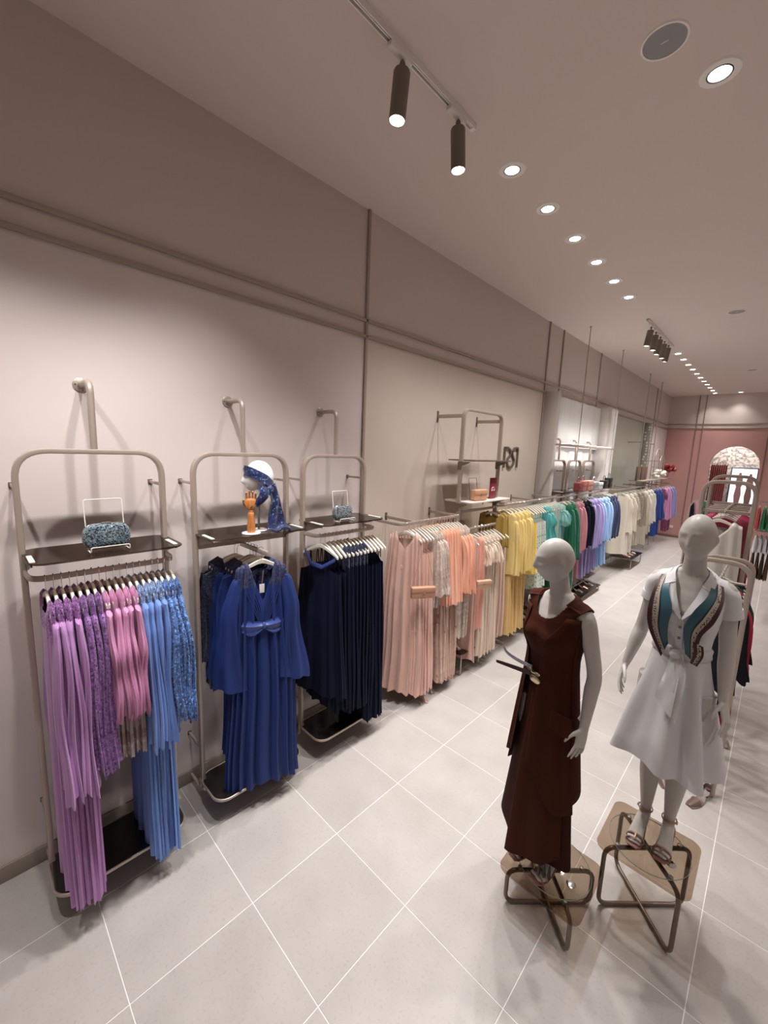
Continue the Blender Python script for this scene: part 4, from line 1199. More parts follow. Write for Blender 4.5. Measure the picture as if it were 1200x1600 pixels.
# wooden hand -----------------------------------------------------------------
def cyl_between(p0, p1, r0, r1, n=10):
    P = [Vector(p0).lerp(Vector(p1), q) for q in (0, 0.06, 0.5, 0.94, 1)]
    rr = [r0 * 0.6, r0, (r0 + r1) / 2, r1, r1 * 0.6]
    t_ = (P[-1] - P[0]).normalized(); s = t_.orthogonal().normalized(); q = t_.cross(s)
    return loft([[p + s * r * math.cos(2 * PI * i / n) + q * r * math.sin(2 * PI * i / n) for i in range(n)] for p, r in zip(P, rr)])


t = thing('wooden_hand', 'jointed wooden display hand on a round white base, second rack shelf', 'display hand', (0.425, 1.285, 1.926), PI / 2 - 0.45)
mk('base_disc', *lathe([(0.058, 0), (0.060, 0.003), (0.058, 0.007), (0.01, 0.008)], 30), M_headwhite, t)
mk('forearm', *lathe([(0.024, 0.008), (0.0265, 0.02), (0.025, 0.06), (0.021, 0.12), (0.019, 0.138), (0.016, 0.141)], 22), M_wood, t)
mk('wrist_ball', *lathe([(0.008, 0.137), (0.016, 0.144), (0.016, 0.150), (0.008, 0.157)], 18), M_wood, t)
pl_ = []
for z, w, d in ((0.153, 0.015, 0.012), (0.165, 0.026, 0.016), (0.185, 0.034, 0.018), (0.21, 0.036, 0.016), (0.226, 0.033, 0.013), (0.23, 0.028, 0.009)):
    pl_.append([(w * math.cos(2 * PI * i / 20), d * math.sin(2 * PI * i / 20), z) for i in range(20)])
mk('palm', *loft(pl_), M_wood, t)
for i, (x, l) in enumerate(((-0.026, 0.040), (-0.009, 0.050), (0.009, 0.047), (0.026, 0.036))):
    fi = mk('finger', *cyl_between((x, 0, 0.229), (x * 1.08, -0.004, 0.229 + l * 0.5), 0.0078, 0.0075), M_wood, t)
    mk('fingertip', *cyl_between((x * 1.08, -0.005, 0.232 + l * 0.5), (x * 1.12, -0.014, 0.232 + l), 0.0072, 0.0055), M_wood, fi)
th_ = mk('finger', *cyl_between((-0.032, -0.005, 0.178), (-0.046, -0.020, 0.205), 0.0085, 0.0075), M_wood, t); th_.name = 'thumb'
mk('fingertip', *cyl_between((-0.047, -0.021, 0.207), (-0.046, -0.030, 0.228), 0.0075, 0.006), M_wood, th_)

# ------------------------------------------------------------------ niche shelf bags and far displays
M_rosebag = mat('leather_rose', (0.45, 0.17, 0.15), 0.4); M_silverbag = mat('leather_silver', (0.55, 0.60, 0.68), 0.3, 0.6)
zs = 1.948
box_bag((0.52, 6.95, zs), PI / 2, 'small wine red handbag at the near end of the niche shelf', mat('leather_wine', (0.25, 0.05, 0.05), 0.4), 0.09, 0.07, 0.04, handle=True)
box_bag((0.52, 7.15, zs), PI / 2, 'rose handbag with handle on the niche shelf', M_rosebag, 0.09, 0.08, 0.04, handle=True)
box_bag((0.52, 7.42, zs), PI / 2, 'salmon shoulder bag on the niche shelf', mat('leather_salmon', (0.55, 0.28, 0.22), 0.4), 0.13, 0.08, 0.05)
box_bag((0.52, 7.72, zs), PI / 2, 'silver-blue handbag on the niche shelf', M_silverbag, 0.11, 0.065, 0.05, handle=True)
box_bag((0.52, 8.02, zs), PI / 2, 'pale silver clutch on the niche shelf', mat('leather_pale', (0.65, 0.66, 0.66), 0.3), 0.10, 0.055, 0.04)
M_blk = mat('leather_black', (0.015, 0.015, 0.016), 0.35)
box_bag((0.52, 8.28, zs), PI / 2, 'black handbag on the niche shelf', M_blk, 0.10, 0.07, 0.05, handle=True)
box_bag((0.52, 8.55, zs), PI / 2, 'black evening bag with tall handle at the far end of the niche shelf', M_blk, 0.09, 0.09, 0.05, handle=True)


def bloom(loc, label, m, s=0.13, n=9, cat='flower'):
    t = thing('fabric_flower', label, cat, loc)
    rnd = random.Random(int(s * 1000) + n)
    for i in range(n):
        a = 2 * PI * i / n + rnd.uniform(-0.2, 0.2); el = rnd.uniform(-0.3, 0.9)
        d = Vector((math.cos(a) * math.cos(el), math.sin(a) * math.cos(el), math.sin(el)))
        c = d * s * 0.55; u = d.orthogonal().normalized(); w = d.cross(u)
        rings = [[c + d * h * s + (u * math.cos(b2) + w * math.sin(b2) * 0.6) * r * s for b2 in [2 * PI * q / 8 for q in range(8)]] for h, r in ((-0.45, 0.10), (-0.1, 0.36), (0.25, 0.42), (0.45, 0.2))]
        mk('petal', *loft(rings), m, t)
    mk('flower_heart', *lathe([(0.01, -s * 0.55), (s * 0.4, -s * 0.3), (s * 0.45, 0), (s * 0.3, s * 0.3), (0.01, s * 0.4)], 14), m, t)
    return t


bloom((0.40, 13.75, 2.12), 'white fabric flower on the far shelf', M_offw if False else mat('flower_white', (0.7, 0.68, 0.62), 0.7), 0.16, 9)
bloom((0.42, 14.9, 2.25), 'large red fabric flower hanging at the end of the left wall', mat('flower_red', (0.22, 0.006, 0.01), 0.5), 0.19, 10)
o = [q for q in COL.objects if q.get('label', '').startswith('large red fabric flower')][0]
mk('flower_stem', *tube([(0, 0, -0.10), (-0.03, 0, -0.27)], 0.008, 8), M_metal_d, o)
bloom((0.36, 13.4, 2.06), 'small cream fabric flower on the far shelf', MATS['flower_white'], 0.11, 7)
for i, (y, h) in enumerate(((11.75, 0.34), (12.15, 0.34), (12.45, 0.34))):
    t = thing('brown_folder', '%s dark brown upright board on the far shelf' % ORD[i], 'board', (0.30, y, 1.98), PI / 2)
    mk('board_panel', *bev(-0.15, 0.15, -0.02, 0.02, 0, h, 0.004), mat('board_brown', (0.16, 0.085, 0.06), 0.5), t)
    mk('board_edge', *bev(-0.152, -0.130, -0.024, 0.024, 0, h, 0.002), M_metal_d, t)
for i, (ya, yb, zt) in enumerate(((13.3, 13.9, 2.80), (13.9, 14.6, 2.62))):
    t = thing('arched_frame', ('nearer' if i == 0 else 'farther') + ' slender arched metal frame at the end of the left wall', 'display stand', (0.32, 0, 0))
    mk('arch_tube', *tube([(0, ya, 0.02)] + [(0, (ya + yb) / 2 - (yb - ya) / 2 * math.cos(PI * q / 14), zt - 0.3 + 0.3 * math.sin(PI * q / 14)) for q in range(15)] + [(0, yb, 0.02)], 0.012, 8), M_metal, t)
    mk('wall_arm', *bev(-0.32, 0, yb - 0.008, yb + 0.008, zt - 0.34, zt - 0.32, 0.002), M_metal, t)

# ------------------------------------------------------------------ shoes and low shoe tables
def shoe(loc, rz, label, m, heel=0.07, open_=True, group='display shoes on the floor tables', s=1.0):
    t = thing('heeled_shoe', label, 'shoe', loc, rz, group)
    # toe points to -y
    def zc(y):      # sole height
        q = sm((y - 0.0) / 0.16); return heel * q
    rings = []
    for i in range(15):
        y = -0.10 + 0.235 * i / 14; q = i / 14
        w = 0.012 + 0.026 * math.sin(PI * min(1, q * 1.25 + 0.10)) ** 0.7 if q < 0.72 else 0.026 - 0.004 * q
        z = zc(y)
        rings.append([(-w * s, y * s, z * s), (w * s, y * s, z * s), (w * s, y * s, (z + 0.007) * s), (-w * s, y * s, (z + 0.007) * s)])
    mk('sole', *loft(rings), m, t)
    mk('heel', *loft([[(r * math.cos(a) * s, (0.12 + off + r * math.sin(a)) * s, z * s) for a in [2 * PI * q / 8 for q in range(8)]] for z, r, off in ((0, 0.005, 0.0), (heel * 0.6, 0.006, 0.0), (heel, 0.018, -0.004))]), m, t)
    rings = []
    for i in range(7):
        q = i / 6; y = -0.10 + 0.085 * q; w = 0.012 + 0.027 * q; h = 0.012 + 0.030 * q
        rings.append([(w * math.cos(a) * s, y * s, (zc(y) + 0.005 + h * math.sin(a)) * s) for a in [PI * k2 / 8 for k2 in range(9)]])
    mk('vamp', *loft(rings), m, t)
    rings = []
    for i in range(9):
        a = -0.2 + (PI + 0.4) * i / 8; x, y = 0.026 * math.cos(a), 0.095 + 0.030 * math.sin(a)
        rings.append([(x * s, y * s, (zc(y) + 0.004) * s), (x * 1.08 * s, (y + 0.002) * s, (zc(y) + 0.004) * s), (x * 1.0 * s, y * s, (zc(y) + 0.045) * s)])
    mk('heel_counter', *loft(rings), m, t)
    return t


def shoe_table(cx, cy, w, d, h, label, m=None):
    t = thing('low_shoe_table', label, 'low table', (cx, cy, 0))
    mk('glass_top', *plate(rrect(-w, w, -d, d, 0.05, 5), h, h + 0.008, 0.002), M_smoke, t)
    for s in (-1, 1):
        mk('leg_loop', *tube(fillet([(-w + 0.04, s * (d - 0.05), 0.012), (-w + 0.04, s * (d - 0.05), h - 0.012), (w - 0.03, s * (d - 0.05), h - 0.012), (w - 0.03, s * (d - 0.05), 0.012)], 0.035, 5, True), 0.009, 10, True), M_metal, t)
    return t


M_nude = mat('patent_nude', (0.55, 0.38, 0.34), 0.25); M_rosegold = mat('rose_gold_leather', (0.45, 0.26, 0.20), 0.3, 0.6); M_taupesh = mat('taupe_shoe', (0.28, 0.22, 0.18), 0.4)
shoe_table(0.33, 3.93, 0.25, 0.24, 0.27, 'low smoked glass table with nude heels between the peach dresses')
shoe((0.40, 3.80, 0.279), PI / 2 - 0.2, 'left nude pump on the low table under the peach rail', M_nude)
shoe((0.42, 3.93, 0.279), PI / 2 - 0.1, 'right nude pump on the low table under the peach rail', M_nude)
shoe((0.52, 3.10, 0.0), PI / 2 - 0.5, 'nude pump on the floor under the dusty pink dresses', M_nude, 0.09)
shoe((0.46, 3.25, 0.0), PI / 2 - 0.2, 'silver-grey sandal on the floor beside the nude pump', M_taupesh, 0.09)
shoe_table(0.36, 5.60, 0.25, 0.28, 0.20, 'low smoked glass table with dark shoes below the mint dresses')
for i in range(3): shoe((0.45, 5.42 + 0.17 * i, 0.209), PI / 2 - 0.3 + 0.1 * i, '%s taupe sandal on the table below the mint dresses' % ORD[i], M_taupesh, 0.09)
shoe_table(0.42, 7.6, 0.25, 0.75, 0.10, 'long low shoe table below the niche rail')
for i in range(5): shoe((0.50, 7.0 + 0.28 * i, 0.109), PI / 2 - 0.2, '%s brown shoe on the low table below the niche rail' % ORD[i], M_rosegold if i % 2 else M_taupesh, 0.06)
shoe_table(0.46, 10.9, 0.24, 0.5, 0.25, 'low glass table with shoes below the cream dresses')
for i in range(3): shoe((0.52, 10.6 + 0.25 * i, 0.259), PI / 2 - 0.2, '%s pale shoe on the table below the cream dresses' % ORD[i], M_nude, 0.06)

# ------------------------------------------------------------------ stools for the mannequins
def stool(cx, cy, half, h, label, dcx, dcy, dr=0.19):
    t = thing('glass_plinth', label, 'plinth', (cx, cy, 0))
    mk('glass_top', *plate(rrect(-half, half, -half, half, 0.055, 7), h - 0.010, h, 0.002), M_bronzeglass, t)
    q = half - 0.045; r = 0.0115; zt = h - 0.010 - r
    for s in (1, -1):
        a, b = Vector((-q, -q * s, 0)), Vector((q, q * s, 0))
        z0, z1_ = (r, zt) if s == 1 else (r + 0.0, zt)
        P = fillet([a + Vector((0, 0, z0)), a + Vector((0, 0, z1_)), b + Vector((0, 0, z1_)), b + Vector((0, 0, z0))], 0.06, 7, True)
        mk('crossed_loop', *tube(P, r, 12, True), mat('plinth_tube_bronze', (0.20, 0.155, 0.13), 0.35, 0.6), t)
        for e in (a * 0.72, b * 0.72):
            mk('glass_fixing', *lathe([(0.011, h - 0.016), (0.011, h + 0.002), (0.004, h + 0.005)], 14, (e.x, e.y, 0)), M_metal_d, t)
    return t


stool(2.60, 2.475, 0.215, 0.40, 'taller smoked glass plinth with crossed tube legs under the white-dressed mannequin', 0, 0)
stool(2.225, 2.105, 0.215, 0.24, 'lower smoked glass plinth with crossed tube legs under the brown-dressed mannequin', 0, 0)


def base_disc(loc, label):
    t = thing('glass_base_plate', label, 'glass base', loc)
    mk('glass_disc', *lathe([(0.188, 0.0), (0.19, 0.002), (0.19, 0.006), (0.188, 0.008)], 48), M_clear, t)
    mk('disc_edge', *loft([[(r * math.cos(2 * PI * i / 48), r * math.sin(2 * PI * i / 48), z) for i in range(48)] for r, z in ((0.1905, 0.001), (0.192, 0.004), (0.1905, 0.007), (0.1895, 0.004))], closed=True), M_glassedge, t)
    mk('steel_plate', *lathe([(0.024, 0.009), (0.024, 0.011), (0.018, 0.013)], 24, (0.11, -0.05, 0)), M_chrome, t)
    return t


base_disc((2.60, 2.47, 0.4015), 'round clear glass base disc on the taller plinth')
base_disc((2.23, 2.13, 0.2415), 'round clear glass base disc on the lower plinth')

# ------------------------------------------------------------------ mannequins
def catmull(P, n):
    P = [Vector(p) for p in P]; P = [P[0] * 2 - P[1]] + P + [P[-1] * 2 - P[-2]]; out = []
    S = len(P) - 3
    for i in range(n + 1):
        u = S * i / n; k2 = min(int(u), S - 1); u -= k2
        a, b, c, d = P[k2:k2 + 4]
        out.append(0.5 * ((2 * b) + (c - a) * u + (2 * a - 5 * b + 4 * c - d) * u * u + (3 * b - a - 3 * c + d) * u ** 3))
    return out


def limb(pts, n=18, seg=16, side=None):
    """pts: (x,y,z,rx,ry) stations smoothed into a tapering closed tube"""
    C = catmull([p[:3] for p in pts], n); Rr = catmull([(p[3], p[4] if len(p) > 4 else p[3], 0) for p in pts], n)
    rings = []; s = Vector(side or (1, 0, 0))
    for i, c in enumerate(C):
        t = (C[min(i + 1, n)] - C[max(i - 1, 0)]).normalized()
        s = (s - t * s.dot(t)).normalized(); q = t.cross(s)
        a, b = Rr[i].x, Rr[i].y
        rings.append([c + s * a * math.cos(2 * PI * k2 / seg) + q * b * math.sin(2 * PI * k2 / seg) for k2 in range(seg)])
    return loft(rings)


def rounded_end(p, r, n=10):
    rings = []
    for i in range(1, 6):
        a = PI * i / 6; rings.append([Vector(p) + Vector((r * math.sin(a) * math.cos(2 * PI * j / n), r * math.sin(a) * math.sin(2 * PI * j / n), r * math.cos(a))) for j in range(n)])
    return loft(rings)


TORSO0 = [  # z, rx, ry, yoff
    (0.86, 0.150, 0.095, 0.01), (0.93, 0.166, 0.112, 0.012), (1.00, 0.158, 0.108, 0.010), (1.08, 0.130, 0.092, 0.0), (1.15, 0.112, 0.082, -0.005),
    (1.22, 0.118, 0.086, -0.006), (1.30, 0.134, 0.104, -0.014), (1.36, 0.142, 0.112, -0.016), (1.42, 0.150, 0.098, -0.004), (1.475, 0.160, 0.078, 0.006), (1.51, 0.140, 0.060, 0.010), (1.54, 0.085, 0.050, 0.012), (1.56, 0.055, 0.048, 0.010)]


TORSO = [(z, rx * (0.90 if z < 1.54 else 1), ry * 0.97, yo) for z, rx, ry, yo in TORSO0]


def torso_at(z):
    T_ = TORSO
    if z <= T_[0][0]: return T_[0][1:]
    for a, b in zip(T_, T_[1:]):
        if z <= b[0]:
            q = (z - a[0]) / (b[0] - a[0]); q = sm(q) * 0.5 + q * 0.5
            return tuple(a[i] + (b[i] - a[i]) * q for i in (1, 2, 3))
    return T_[-1][1:]


def torso_loft(z0, z1_, off=0.0, n=30, seg=32):
    rings = []
    for i in range(n + 1):
        z = z0 + (z1_ - z0) * i / n; rx, ry, yo = torso_at(z)
        ring = []
        for j in range(seg):
            a = 2 * PI * j / seg; x = (rx + off) * math.cos(a); y = yo + (ry + off) * math.sin(a)
            if y < 0:   # bust
                y -= 0.026 * math.exp(-((abs(x) - 0.068) / 0.042) ** 2) * math.exp(-((z - 1.335) / 0.05) ** 2)
            ring.append((x, y, z))
        rings.append(ring)
    return loft(rings)


def hand_parts(w, d, pn, sd, curl=0.35, spread=1.0, s=1.0, thumb=1):
    """w wrist, d direction of the hand, pn palm normal, sd direction from the little finger to the thumb side"""
    w, d, pn, sd = Vector(w), Vector(d).normalized(), Vector(pn).normalized(), Vector(sd).normalized()
    out = []
    rings = []
    for q, a, b in ((-0.02, 0.022, 0.019), (0.0, 0.024, 0.018), (0.03, 0.031, 0.016), (0.06, 0.036, 0.0145), (0.085, 0.037, 0.0125), (0.098, 0.033, 0.009)):
        c = w + d * q * s
        rings.append([c + sd * a * s * math.cos(2 * PI * k2 / 14) + pn * b * s * math.sin(2 * PI * k2 / 14) for k2 in range(14)])
    out.append(loft(rings))
    for i, (o, l, r, cu) in enumerate(((-0.0290, 0.062, 0.0068, 1.25), (-0.0100, 0.078, 0.0076, 1.1), (0.0095, 0.084, 0.0078, 0.95), (0.0285, 0.074, 0.0076, 0.8))):
        base = w + d * 0.085 * s + sd * o * s
        ang = 0.0; p = base; pts = [(*p, r * 1.05 * s, r * 1.05 * s)]; dd = (d + sd * o * 7.5 * spread).normalized()
        for k2, f_ in enumerate((0.15, 0.30, 0.28, 0.27)):
            ang += curl * cu * (0.15, 0.9, 0.9, 0.5)[k2]
            v_ = dd * math.cos(ang) - pn * math.sin(ang) * -1
            p = p + v_ * l * f_ * s * 1.0
            pts.append((*p, r * (1.0, 0.96, 0.88, 0.66)[k2] * s, r * (1.0, 0.96, 0.88, 0.66)[k2] * s))
        out.append(limb(pts, 12, 9, sd)); out.append(rounded_end(pts[-1][:3], pts[-1][3] * 1.0, 8))
    b0 = w + d * 0.022 * s + sd * 0.020 * s; dt = (d * 0.72 + sd * 0.60 + pn * 0.42).normalized(); d2 = (d * 0.95 + sd * 0.18 + pn * 0.35).normalized()
    p1 = b0 + dt * 0.038 * s; p2 = p1 + (dt * 0.5 + d2 * 0.5) * 0.030 * s; p3 = p2 + d2 * 0.025 * s
    out.append(limb([(*b0, 0.013 * s, 0.012 * s), (*p1, 0.0098 * s, 0.0098 * s), (*p2, 0.0086 * s, 0.0086 * s), (*p3, 0.006 * s, 0.006 * s)], 12, 10, pn)); out.append(rounded_end(p3, 0.006 * s, 8))
    return out


def remesh(name, parts, voxel, m, parent, smooth=3, fac=0.5):
    b = MB()
    for p in parts: b.add(p)
    me = bpy.data.meshes.new('tmp'); me.from_pydata(b.v, [], b.f)
    bm = bmesh.new(); bm.from_mesh(me); bmesh.ops.recalc_face_normals(bm, faces=bm.faces[:]); bm.to_mesh(me); bm.free()
    o = bpy.data.objects.new('tmp', me); COL.objects.link(o)
    r = o.modifiers.new('r', 'REMESH'); r.mode = 'VOXEL'; r.voxel_size = voxel; r.use_smooth_shade = True
    s = o.modifiers.new('s', 'SMOOTH'); s.iterations = smooth; s.factor = fac
    dg = bpy.context.evaluated_depsgraph_get(); dg.update()
    me2 = bpy.data.meshes.new_from_object(o.evaluated_get(dg)); me2.name = name
    bpy.data.objects.remove(o); bpy.data.meshes.remove(me)
    me2.materials.clear(); me2.materials.append(m)
    me2.polygons.foreach_set('use_smooth', [True] * len(me2.polygons))
    o = bpy.data.objects.new(name, me2); COL.objects.link(o); o.parent = parent
    return o


def body_parts(armR, armL, head_rot=(0, 0, 0), feet=0.07, legs=True, neck=(0, -0.012), stance=0.0, legsw=None):
    P = [torso_loft(0.86, 1.56)]
    nx, ny = neck
    hc = Vector((nx * 1.4, -0.030 + ny, 1.725))
    P.append(limb([(0, 0.012, 1.50, 0.075, 0.055), (nx * 0.3, 0.008, 1.55, 0.054, 0.050), (nx * 0.6, -0.002, 1.60, 0.047, 0.050), (nx, -0.010, 1.65, 0.046, 0.052), (nx * 1.2, -0.010 + ny * 0.6, 1.71, 0.044, 0.052)], 18, 24))
    hr = Matrix.Rotation(head_rot[2], 3, 'Z') @ Matrix.Rotation(head_rot[0], 3, 'X') @ Matrix.Rotation(head_rot[1], 3, 'Y')
    v, f = head_verts(); P.append(([hr @ Vector(p) + hc for p in v], f))
    for sd, arm in ((-1, armR), (1, armL)):
        sh, el, wr = arm['sh'], arm['el'], arm['wr']
        sh_in = (sd * 0.08, 0.010, 1.475)
        P.append(limb([(*sh_in, 0.042, 0.045), (sd * 0.125, 0.008, 1.485, 0.044, 0.046), (*sh, 0.043, 0.045), ((sh[0] * 0.55 + el[0] * 0.45), (sh[1] + el[1]) / 2 + 0.004, sh[2] * 0.55 + el[2] * 0.45, 0.037, 0.040),
                       (*el, 0.034, 0.035), ((el[0] * 0.65 + wr[0] * 0.35), el[1] * 0.65 + wr[1] * 0.35, el[2] * 0.65 + wr[2] * 0.35, 0.034, 0.034), (*wr, 0.020, 0.024)], 30, 18))
        P += hand_parts(wr, arm['d'], arm['pn'], arm['sd'], arm.get('curl', 0.3), arm.get('spread', 1.0))
    for sd in (-1, 1):
        kx, ky = (legsw or {}).get(sd, (0.0, 0.0))
        P.append(limb([(sd * 0.085, 0.015, 0.95, 0.085, 0.095), (sd * 0.088, 0.005, 0.80, 0.080, 0.085), (sd * 0.080 + kx * 0.5, -0.010 + ky * 0.5, 0.62, 0.062, 0.066), (sd * 0.075 + kx, -0.012 + ky, 0.50, 0.050, 0.052),
                       (sd * 0.075 + kx, 0.010 + ky, 0.38, 0.049, 0.054), (sd * 0.072 + kx, 0.016 + ky, 0.26, 0.038, 0.042), (sd * 0.070 + kx, 0.022 + ky, 0.15, 0.027, 0.031), (sd * 0.070 + kx, 0.024 + ky, 0.115, 0.029, 0.034)], 34, 20))
        # foot on a heel
        ax, ay = sd * 0.070 + kx, 0.022 + ky
        P.append(limb([(ax, ay + 0.030, 0.092, 0.020, 0.020), (ax, ay + 0.012, 0.098, 0.028, 0.032), (ax + sd * 0.004, ay - 0.030, 0.088, 0.030, 0.030), (ax + sd * 0.008, ay - 0.075, 0.055, 0.033, 0.021), (ax + sd * 0.010, ay - 0.115, 0.030, 0.038, 0.014), (ax + sd * 0.008, ay - 0.150, 0.024, 0.033, 0.010), (ax + sd * 0.006, ay - 0.165, 0.023, 0.02, 0.007)], 24, 16, (1, 0, 0)))
        for q in range(5):
            tx = ax + sd * (0.008 - 0.026 + 0.0135 * q) ; ty = ay - 0.160 + 0.007 * abs(q - 0.5)
            P.append(rounded_end((tx, ty, 0.025), 0.0088 if q else 0.0105, 8))
        P.append(rounded_end((sd * 0.138, 0.008, 1.468), 0.043, 16))
    return P


def sandals(parent, ax, ay, sd, m):
    t = mk('sandal', *loft([[(ax + sd * 0.007 + w * s_, ay + y, z + dz) for s_, dz in ((-1, 0), (1, 0), (1, 0.007), (-1, 0.007))] for y, z, w in ((-0.185, 0.0085, 0.022), (-0.165, 0.0085, 0.036), (-0.12, 0.0085, 0.041), (-0.08, 0.022, 0.036), (-0.035, 0.048, 0.030), (0.015, 0.062, 0.030), (0.045, 0.064, 0.020))]), m, parent)
    mk('heel', *loft([[(ax + r * math.cos(a), ay + 0.036 + r * math.sin(a), z) for a in [2 * PI * q / 10 for q in range(10)]] for z, r in ((0.0085, 0.006), (0.04, 0.008), (0.064, 0.018))]), m, t)
    def arc(cy, cz, rx, rz_, w):
        pts = [(ax + sd * 0.006 + rx * math.cos(a), ay + cy, cz + rz_ * math.sin(a)) for a in [PI * q / 12 for q in range(13)]]
        return sweep(pts, prof_rect(w, 0.0025, 0.001, 1), up=(0, 1, 0))
    mk('toe_strap', *arc(-0.125, 0.016, 0.042, 0.034, 0.006), m, t)
    mk('toe_strap', *arc(-0.155, 0.016, 0.038, 0.027, 0.004), m, t)
    mk('centre_strap', *sweep([(ax + sd * 0.006, ay - 0.16, 0.042), (ax + sd * 0.006, ay - 0.125, 0.052)], prof_rect(0.004, 0.002, 0.001, 1), up=(1, 0, 0)), m, t)
    pts = [(ax + 0.034 * math.cos(2 * PI * q / 20), ay + 0.0 + 0.040 * math.sin(2 * PI * q / 20), 0.138 - 0.004 * math.sin(2 * PI * q / 20)) for q in range(20)]
    mk('ankle_strap', *sweep(pts, prof_rect(0.005, 0.0025, 0.001, 1), up=(0, 0, 1), closed=True), m, t)
    mk('buckle', *bev(ax + sd * 0.036 - 0.003, ax + sd * 0.036 + 0.004, ay - 0.012, ay + 0.002, 0.131, 0.145, 0.001, 1), M_gold, t)


def skirt_loft(z0, z1_, r0, r1, folds, amp, yo=0.0, hem=None, seed=1, n=26, seg=96, ph=0.0):
    """r0/r1: (rx, ry); hem: function(angle) -> extra hem height"""
    rings = []
    for i in range(n + 1):
        q = i / n; e = q ** 1.15; ring = []
        for j in range(seg):
            a = 2 * PI * j / seg
            A = amp * sm(q * 1.3)
            f = math.sin(folds * a + ph + 0.9 * math.sin(2 * a + seed)) + 0.4 * math.sin((folds * 2 - 3) * a + seed * 2)
            rx = r0[0] + (r1[0] - r0[0]) * e + A * f; ry = r0[1] + (r1[1] - r0[1]) * e + A * f
            z = z0 + (z1_ + (hem(a) if hem else 0) - z0) * q
            ring.append((rx * math.cos(a), yo + ry * math.sin(a), z))
        rings.append(ring)
    inner = [[(x * 0.985, yo + (y - yo) * 0.985, z) for x, y, z in r] for r in reversed(rings)]
    return loft(rings + inner, cap=False)


def cut(o, keep):
    """remove faces whose centre fails keep(x,y,z)"""
    bm = bmesh.new(); bm.from_mesh(o.data)
    dead = [f for f in bm.faces if not keep(*f.calc_center_median())]
    bmesh.ops.delete(bm, geom=dead, context='FACES')
    bm.to_mesh(o.data); bm.free()
    return o


def coat(o, th=0.004):
    s = o.modifiers.new('thickness', 'SOLIDIFY'); s.thickness = th; s.offset = 1
    return o


# --- white dressed mannequin -------------------------------------------------
C_wdress = cloth('white_cotton', (0.74, 0.72, 0.74), 0.8, sheen=0.15); C_wd2 = cloth('white_cotton_crisp', (0.80, 0.80, 0.82), 0.8)
W = thing('mannequin', 'matt white mannequin in a white shirt dress with a teal scarf, on the taller plinth', 'mannequin', (2.605, 2.50, 0.4015 + 0.0085), math.radians(-2))
armR = dict(sh=(-0.147, 0.012, 1.450), el=(-0.192, 0.050, 1.19), wr=(-0.235, -0.005, 0.965), d=(-0.10, -0.35, -0.9), pn=(0.9, -0.2, -0.1), sd=(0.1, -0.95, 0.3), curl=0.28, spread=1.0)
armL = dict(sh=(0.147, 0.012, 1.450), el=(0.172, 0.045, 1.18), wr=(0.192, -0.020, 0.955), d=(0.28, -0.35, -0.85), pn=(-0.8, -0.35, -0.15), sd=(-0.3, -0.9, 0.35), curl=0.22, spread=1.2)
remesh('body', body_parts(armR, armL, head_rot=(math.radians(4), 0, math.radians(-10)), legsw={-1: (0.015, 0.03), 1: (-0.015, 0.045)}), 0.0042, M_mann, W, 4)
sandals(W, -0.055, 0.052, -1, M_rosegold); sandals(W, 0.055, 0.067, 1, M_rosegold)
top_parts = [torso_loft(1.10, 1.555, 0.011)]
for sd in (-1, 1):
    top_parts.append(limb([(sd * 0.06, 0.010, 1.478, 0.048, 0.054), (sd * 0.100, 0.010, 1.484, 0.050, 0.056), (sd * 0.136, 0.012, 1.462, 0.050, 0.056), (sd * 0.149, 0.016, 1.425, 0.047, 0.053), (sd * 0.156, 0.022, 1.375, 0.047, 0.053)], 22, 20, (0, 0, 1)))
D = remesh('shirt_dress', top_parts, 0.006, C_wd2, W, 4)
cut(D, lambda x, y, z: z > 1.125 and not (z > 1.515 and abs(x) < 0.085) and not (y < -0.02 and z > 1.34 and abs(x) < (z - 1.34) * 0.42) and not (z < 1.380 and abs(x) > 0.138))
coat(D, 0.003)
mk('dress_skirt', *skirt_loft(1.15, 0.54, (0.118, 0.098), (0.235, 0.235), 7, 0.026, -0.004, hem=lambda a: 0.020 * math.sin(3 * a + 1) - 0.02 * math.sin(a), seed=2.2, ph=0.6), C_wdress, D, angle=70)
mk('waist_sash', *loft([[((0.122 + e) * math.cos(2 * PI * j / 40), -0.005 + (0.102 + e) * math.sin(2 * PI * j / 40), z) for j in range(40)] for z, e in ((1.125, 0.0), (1.130, 0.006), (1.150, 0.003), (1.168, 0.006), (1.175, 0.0))]), C_wdress, D, angle=70)
ribbon([(-0.020, -0.115, 1.150), (-0.030, -0.150, 1.06), (-0.050, -0.190, 0.93)], [(0.015, -0.118, 1.150), (0.030, -0.160, 1.05), (0.028, -0.215, 0.86)], 0.004, C_wd2, 'sash_tail', D, nb=4, wave=0.004)
ribbon([(-0.010, -0.118, 1.155), (0.010, -0.165, 1.04), (0.005, -0.200, 0.90)], [(0.025, -0.116, 1.155), (0.055, -0.155, 1.05), (0.048, -0.200, 0.83)], 0.004, C_wdress, 'sash_tail', D, nb=4, wave=0.004)
mk('sash_knot', *loft([[(-0.004 + 0.026 * r * math.cos(a), -0.118 + dy, 1.150 + 0.024 * r * math.sin(a)) for a in [2 * PI * q / 14 for q in range(14)]] for dy, r in ((0.0, 0.8), (-0.010, 1.0), (-0.020, 0.85), (-0.025, 0.4))]), C_wd2, D, angle=70)
